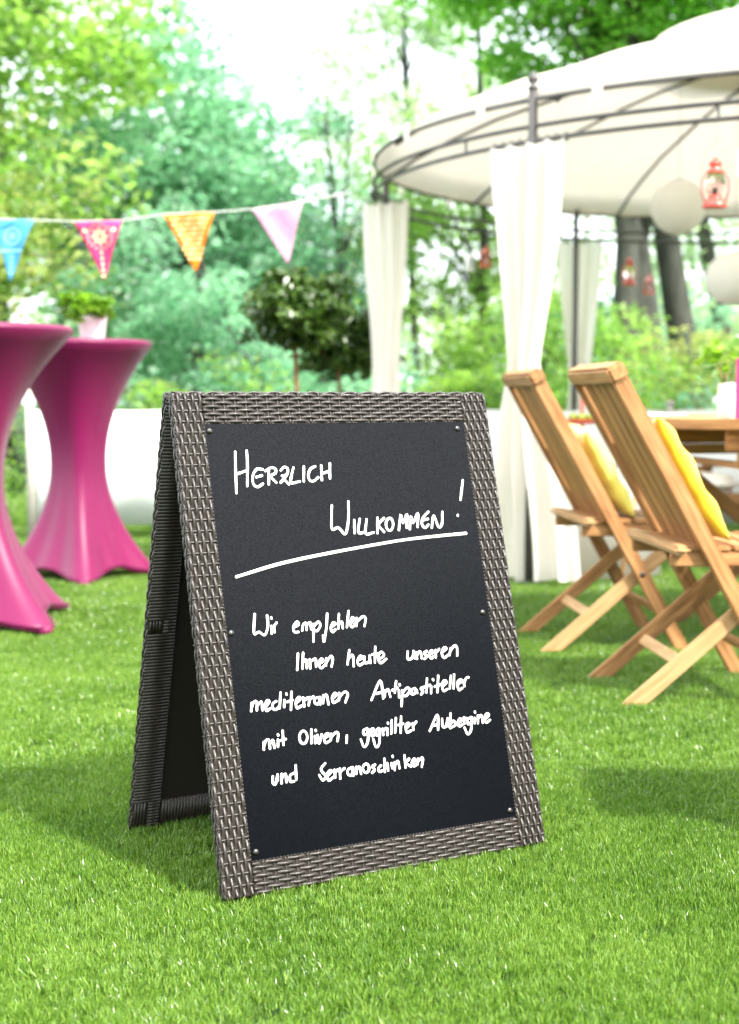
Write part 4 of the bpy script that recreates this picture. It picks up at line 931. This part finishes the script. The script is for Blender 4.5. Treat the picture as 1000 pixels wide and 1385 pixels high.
# ------------------------------------------------------------------ teak furniture
_bars = {}
def bar(name, parent, p0, p1, w, t, m, side=(0, 1, 0), bev=.004, cut=False, ends=None):
    """plank from p0 to p1 (parent space); w measured along `side`, t across; its length is the local z axis"""
    p0, p1 = Vector(p0), Vector(p1); d = p1-p0; Lh = d.length; d.normalize()
    sx = Vector(side); sx = (sx-d*sx.dot(d)).normalized(); sy = d.cross(sx)
    R = Matrix((sx, sy, d)).transposed()
    bm = bmesh.new(); bmesh.ops.create_cube(bm, size=1); bmesh.ops.scale(bm, vec=(w, t, Lh), verts=bm.verts)
    if bev: bmesh.ops.bevel(bm, geom=bm.edges, offset=bev, segments=2, affect='EDGES')
    mid = (p0+p1)/2
    if cut:
        for v in bm.verts:
            if v.co.z < 0:
                wp = R @ v.co+mid
                if True: v.co.z += (-wp.z+ (0 if v.co.z < -Lh/2+bev*.5 else .0))/d.z if abs(d.z) > .1 else 0
    me = bpy.data.meshes.new(name); bm.to_mesh(me); bm.free()
    o = link(name, me, m, parent); o.matrix_local = Matrix.Translation(mid) @ R.to_4x4()
    return o

def folding_chair(x, y, rz, label):
    """rear near foot at the origin of the near side; local +x = the way the chair faces, +y = across"""
    t = empty('folding_chair', (x, y, 0), rz, label=label, cat='chair', group='folding teak chairs at the wooden table')
    Wd = .45; T = M['teak']
    def stile(z): return .44-.556*z
    for yy in (0, Wd):                                  # long members: front foot to back top
        bar('back_post', t, (stile(0), yy, 0), (stile(.895), yy, .895), .023, .045, T, side=(0, 1, 0), cut=True)
    for yy in (.028, Wd-.028):                          # crossing members: rear foot to seat front
        bar('rear_leg', t, (0, yy, 0), (.47, yy, .405), .022, .045, M['teak_pale'] if yy < .1 else T, side=(0, 1, 0), cut=True)
    # top rail, slightly rounded
    u = Vector((-.556, 0, 1)).normalized(); nrm = Vector((1, 0, .556)).normalized()
    bar('top_rail', t, Vector((stile(.895), -.025, .895))+u*.012, Vector((stile(.895), Wd+.025, .895))+u*.012, .050, .052, T, side=tuple(u), bev=.009)
    # backrest slats between the posts
    n = 5; sw = (Wd-.035)/n
    for k in range(n):
        yy = .0175+sw*(k+.5)
        bar('back_slat', t, (stile(.43)+.004, yy, .43), (stile(.885)+.004, yy, .885), sw-.010, .014, T, side=(0, 1, 0), bev=.003)
    # seat: rear rail with rounded ends, side rails, slats running across
    bar('rear_rail', t, (.115, -.045, .432), (.115, Wd+.045, .432), .046, .026, M['teak_pale'], side=(1, 0, 0), bev=.011)
    for yy in (.0235, Wd-.0235): bar('side_rail', t, (.10, yy, .402), (.53, yy, .402), .020, .040, T, side=(0, 1, 0))
    n = 6
    for k in range(n):
        xx = .17+.066*k
        if abs(xx-stile(.432)) < .05 and False: continue
        bar('seat_slat', t, (xx, .012, .431), (xx, Wd-.012, .431), .058, .016, T, side=(1, 0, 0), bev=.004)
    bar('front_rail', t, (.545, .0, .425), (.545, Wd, .425), .030, .034, T, side=(1, 0, 0), bev=.008)
    bar('stretcher', t, (.135, .035, .118), (.135, Wd-.035, .118), .016, .034, M['teak_pale'], side=(.75, 0, -.66), bev=.003)
    bar('stretcher', t, (stile(.13)+.004, .01, .13), (stile(.13)+.004, Wd-.01, .13), .016, .034, T, side=(.87, 0, .49), bev=.003)
    for yy in (-.013, Wd+.013):
        mb = MB(); s = 1 if yy > 0 else -1; mb.lathe([(.009, 0), (.009, .002), (.006, .004), (.002, .005)], 14)
        link('bolt', mb.mesh('bolt', True), M['steel'], t, loc=(.297, yy-s*.001, .257), rot=(-s*PI/2, 0, 0))
    return t
ch1 = folding_chair(.604, 4.73, math.radians(5), 'folding teak chair with the pale yellow cushion, farther of the two')
ch2 = folding_chair(.718, 3.87, math.radians(4.5), 'folding teak chair with the bright yellow cushion, nearest to the A-frame')

def pillow(ch, rz, loc, sz, label, c2, roll=0):
    """square cushion with pinched corners leaning on the chair back"""
    n = 26; V = []; F = []
    for side in (1, -1):
        for i in range(n+1):
            for j in range(n+1):
                u, v = i/n*2-1, j/n*2-1
                e = (1-u**4)*(1-v**4); th = .038*max(e, 0)**.6
                pin = 1-.10*(1-abs(u))*(abs(v)**3)-.0; pin2 = 1-.10*(1-abs(v))*(abs(u)**3)
                wr = .004*math.sin(9*u+4*v)*e+.005*math.sin(5*v-7*u*v)*e+.010*math.sin(14*math.atan2(v, u+.01))*e*(1-e)
                V.append((side*(th+wr)+.012*u*v, u*sz/2*pin2*1.0, v*sz/2*pin))
    m = (n+1)**2
    for s in (0, 1):
        for i in range(n):
            for j in range(n):
                a = s*m+i*(n+1)+j; q = (a, a+n+1, a+n+2, a+1); F.append(q if s == 0 else q[::-1])
    bm = bmesh.new(); vs = [bm.verts.new(v) for v in V]
    for f in F: bm.faces.new([vs[k] for k in f])
    bmesh.ops.remove_doubles(bm, verts=bm.verts, dist=.0008)
    me = bpy.data.meshes.new('cushion'); bm.to_mesh(me); bm.free()
    o = link('cushion', me, c2, None, smooth=True, label=label, cat='cushion', group='yellow cushions on the chairs')
    o.matrix_world = Matrix.Translation(loc) @ Matrix.Rotation(rz, 4, 'Z') @ Matrix.Rotation(-math.atan(.556)+.03, 4, 'Y') @ Matrix.Rotation(roll, 4, 'X')
    return o
def chair_pt(ch, p):
    return Matrix.Translation(ch.location) @ Matrix.Rotation(ch.rotation_euler.z, 4, 'Z') @ Vector(p)
pillow(ch1, ch1.rotation_euler.z, chair_pt(ch1, (.200, .22, .59)), .34, 'pale yellow cushion leaning in the farther chair', mat('pale_yellow_cotton', (.74, .64, .10), .8, (.78, .70, .16), 6, .4, 250, sheen=.4, spec=.2), .06)
pillow(ch2, ch2.rotation_euler.z, chair_pt(ch2, (.166, .215, .612)), .39, 'bright yellow cushion leaning in the nearer chair', M['cushion'], -.05)

# wooden table
def wood_table():
    cx, cy, H = 1.56, 5.02, .765
    t = empty('garden_table', (cx, cy, 0), math.radians(8), label='eight sided teak garden table with crossed legs at the right edge', cat='table')
    R = .72; n = 13; pw = 2*R/n
    ap = R*math.cos(PI/8)
    def half(yv):                                       # half length of the octagon at offset y
        yv = abs(yv)
        s = R*math.sin(PI/8)
        return ap if yv <= s else max(ap-(yv-s), .02)
    bm_list = []
    for k in range(n):
        y0 = -ap+2*ap*k/n+.0025; y1 = -ap+2*ap*(k+1)/n-.0025
        a0, a1 = half(y0)-.06, half(y1)-.06
        bm = bmesh.new(); v = [(-a0, y0), (a0, y0), (a1, y1), (-a1, y1)]
        vb = [bm.verts.new((a, b, H-.022)) for a, b in v]; vt = [bm.verts.new((a, b, H)) for a, b in v]
        bm.faces.new(vb[::-1]); bm.faces.new(vt)
        for q in range(4): bm.faces.new((vb[q], vb[(q+1) % 4], vt[(q+1) % 4], vt[q]))
        if abs(y0+y1)/2 < ap-.06:
            me = bpy.data.meshes.new('top_slat'); bm.to_mesh(me); o = link('top_slat', me, M['teak_slat'], t)
        bm.free()
    for k in range(8):                                  # rim of eight boards
        a0 = PI/8+PI/4*k; a1 = a0+PI/4; p0 = Vector((R*math.cos(a0), R*math.sin(a0), H-.010)); p1 = Vector((R*math.cos(a1), R*math.sin(a1), H-.010))
        d = (p1-p0).normalized(); inn = Vector((-d.y, d.x, 0))
        bar('rim_board', t, p0+inn*.035+d*.004, p1+inn*.035-d*.004, .07, .034, M['teak_pale'] if k % 2 else M['teak'], side=tuple(inn), bev=.004)
    for yy in (-.40, .40):
        bar('apron', t, (-.50, yy, H-.062), (.50, yy, H-.062), .022, .065, M['teak'], side=(0, 1, 0))
        bar('leg', t, (-.44, yy+.025, H-.11), (.40, yy+.025, 0), .022, .055, M['teak'], side=(0, 1, 0), cut=False)
        bar('leg', t, (.44, yy-.025, H-.11), (-.40, yy-.025, 0), .022, .055, M['teak'], side=(0, 1, 0), cut=False)
        bar('leg_rail', t, (-.46, yy, H-.115), (.46, yy, H-.115), .022, .038, M['teak_pale'], side=(0, 1, 0))
    bar('stretcher', t, (-.44, -.40, H-.14), (-.44, .40, H-.14), .035, .02, M['teak'], side=(1, 0, 0))
    bar('stretcher', t, (0, -.40, .36), (0, .40, .36), .035, .02, M['teak'], side=(1, 0, 0))
M['teak_slat'] = mat('teak_slat', (.42, .235, .095), .5, (.60, .37, .17), 9, .3, 120, stretch=(.9, 9, 9), objvar=.13, spec=.35, detail=6)
wood_table()

# vase with leaves, and the pink box at the edge of the table
def vase_set():
    y = 4.95; x = (981-500)/1957.84*y; z = .768
    t = empty('leaf_vase', (x, y, z), 0, label='white vase with green leaves on the garden table', cat='vase')
    mb = MB(); mb.lathe([(.024, 0), (.028, .004), (.030, .06), (.028, .110), (.029, .120), (.025, .120), (.024, .10)], 24); mb.build('vase', M['white_glaze'], t, smooth=True)
    P = []; mb = MB(); r = np.random.default_rng(3)
    for k in range(9):
        a = r.uniform(0, 2*PI); e = np.array([math.cos(a)*.075+.01, math.sin(a)*.07, r.uniform(.14, .25)])
        mb.tube([(0, 0, .08), tuple(e*.55+np.array([0, 0, .05])), tuple(e)], [.002, .0017, .001], 5)
        for q in range(7): P.append(e+r.normal(0, .020, 3))
    mb.build('stalks', M['leaf_pot'], t, smooth=True)
    V, F = leaves_np(np.array(P), .052, 4, .4, .75); link('foliage', np_mesh('foliage', V, F), M['leaf_pot'], t)
    mb = MB()
    for k in range(3): mb.tube([(-.008+.008*k, -.01, .09), (-.03+.02*k, -.02, .19-.02*k)], .003, 6)
    mb.build('twigs', M['twine'], t, smooth=True)
    mb = MB(); mb.box((0, 0, .100), (.16, .02, .200))
    o = mb.build('menu_card', M['magenta'], None); o.location = ((994-500)/1957.84*4.78+.08, 4.78, .7685); o.rotation_euler = (0, 0, .05)
    bv = o.modifiers.new('b', 'BEVEL'); bv.width = .003
    tag(o, 'upright deep pink stand at the right edge of the garden table', 'table stand')
vase_set()

# unseen bench added past the right edge to shade the lawn beside the A-frame
def shadow_bench():
    t = empty('shadow_bench', (1.635, 2.74, 0), 0, label='low slatted teak bench added unseen outside the right edge to cast a shadow on the lawn', cat='bench')
    for k in range(4): bar('seat_slat', t, (-.86, -.135+.09*k, .445), (.86, -.135+.09*k, .445), .078, .022, M['teak'], side=(0, 1, 0))
    for sx in (-.72, .72):
        bar('cross_rail', t, (sx, -.16, .412), (sx, .16, .412), .045, .04, M['teak'], side=(1, 0, 0))
        for sy in (-.13, .13): bar('leg', t, (sx, sy, 0), (sx, sy, .392), .045, .045, M['teak'], side=(1, 0, 0))
shadow_bench()

# tiered stand with fruit on a low white table behind the chairs
def tier_stand():
    y = 6.75; x = (787-500)/1957.84*y
    mb = MB(); mb.lathe([(.30, 0), (.30, .50), (.305, .515), (.30, .522), (.001, .522)], 40); o = mb.build('low_table', M['curtain'], None, smooth=True)
    o.location = (x+.08, y+.05, 0); tag(o, 'low round side table under a white cloth behind the two chairs', 'side table')
    t = empty('tiered_stand', (x, y, .522), 0, label='red tiered stand with green and yellow fruit between the chair backs', cat='tiered stand')
    k = MB(); k.tube([(0, 0, .005), (0, 0, .36)], .008, 10); k.lathe([(.012, .36), (.014, .372), (.004, .385)], 12); k.build('rod', M['lantern_red'], t, smooth=True)
    for z, r in ((.0, .12), (.195, .085)):
        k = MB(); k.lathe([(.004, z+.004), (r*.7, z+.004), (r, z+.02), (r+.002, z+.017), (r*.72, z), (.004, z)], 30); k.build('plate', M['lantern_red'], t, smooth=True)
    for i, (r, zz, m, rad) in enumerate([(.075, .03, 'lemon', .026)]*7+[(.048, .222, 'lime', .020)]*6):
        a = i*2*PI/(7 if i < 7 else 6)+.3; me = bpy.data.meshes.new('fruit'); bm = bmesh.new(); bmesh.ops.create_icosphere(bm, subdivisions=3, radius=rad)
        bmesh.ops.scale(bm, vec=(1, 1, 1.1 if m == 'lemon' else .95), verts=bm.verts); bm.to_mesh(me); bm.free()
        o = link('fruit', me, M[m], None, smooth=True, loc=(x+r*math.cos(a), y+r*math.sin(a), .522+zz+.004))
        tag(o, ('yellow lemon on the lower plate of the tiered stand' if m == 'lemon' else 'green lime on the upper plate of the tiered stand'), 'fruit', 'lemons on the stand' if m == 'lemon' else 'limes on the stand')
tier_stand()

# lounge seats far back under the pavilion
def lounge(x, y, rz, label):
    t = empty('lounge_chair', (x, y, 0), rz, label=label, cat='lounge chair', group='low teak lounge chairs under the pavilion')
    T = M['teak']; Wd, D = .62, .62
    for sx in (-1, 1):
        for sy in (-1, 1): bar('leg', t, (sx*Wd/2, sy*D/2, 0), (sx*Wd/2, sy*D/2, .46), .045, .045, T, side=(1, 0, 0))
        pts = [Vector((sx*Wd/2, -D/2-.04, .455)), Vector((sx*Wd/2, -D/2+.08, .478)), Vector((sx*Wd/2, 0, .482)), Vector((sx*Wd/2, D/2+.02, .462))]
        mb = MB(); mb.tube(pts, .034, 10, flat=(.42, 1), up=Z); mb.build('armrest', T, t, smooth=True)
    for sy in (-1, 1):
        bar('seat_rail', t, (-Wd/2, sy*D/2, .31), (Wd/2, sy*D/2, .31), .03, .07, T, side=(0, 1, 0))
    bar('back_rail', t, (-Wd/2, D/2, .43), (Wd/2, D/2, .43), .03, .05, T, side=(0, 1, 0))
    for k in range(6):
        xx = -Wd/2+.08+k*(Wd-.16)/5; bar('seat_slat', t, (xx, -D/2+.02, .335), (xx, D/2-.02, .335), .06, .014, T, side=(1, 0, 0))
    bm = bmesh.new(); bmesh.ops.create_cube(bm, size=1); bmesh.ops.scale(bm, vec=(Wd-.07, D-.03, .09), verts=bm.verts)
    bmesh.ops.bevel(bm, geom=bm.edges, offset=.032, segments=5, affect='EDGES')
    me = bpy.data.meshes.new('seat_cushion'); bm.to_mesh(me); bm.free()
    o = link('seat_cushion', me, M['cream_cushion'], None, smooth=True)
    o.matrix_world = Matrix.Translation((x, y, .388)) @ Matrix.Rotation(rz, 4, 'Z')
    tag(o, 'cream seat cushion lying on the ' + label.split(',')[0], 'cushion', 'cream lounge cushions')
    return t
lounge(1.62, 7.75, .12, 'left low lounge chair, seen under the garden table')
lounge(2.36, 7.62, -.1, 'right low lounge chair, seen under the garden table')
# round white seat back / pouf seen beside the yellow cushion
def white_bowl():
    x, y = (868-500)/1957.84*6.6, 6.6
    t = empty('bowl_seat', (x, y, 0), .2, label='white rounded shell seat behind the bright yellow cushion', cat='shell chair')
    mb = MB(); mb.lathe([(.02, .50), (.09, .515), (.15, .56), (.185, .63), (.200, .71), (.200, .765), (.192, .768), (.188, .71), (.172, .635), (.13, .575), (.02, .53)], 40); mb.build('shell', M['white_glaze'], t, smooth=True)
    for k in range(4):
        a = PI/4+PI/2*k; d = Vector((math.cos(a), math.sin(a), 0)); mb = MB(); mb.tube([d*.03+Z*.51, d*.22], .010, 8); mb.build('leg', M['teak'], t, smooth=True)
white_bowl()
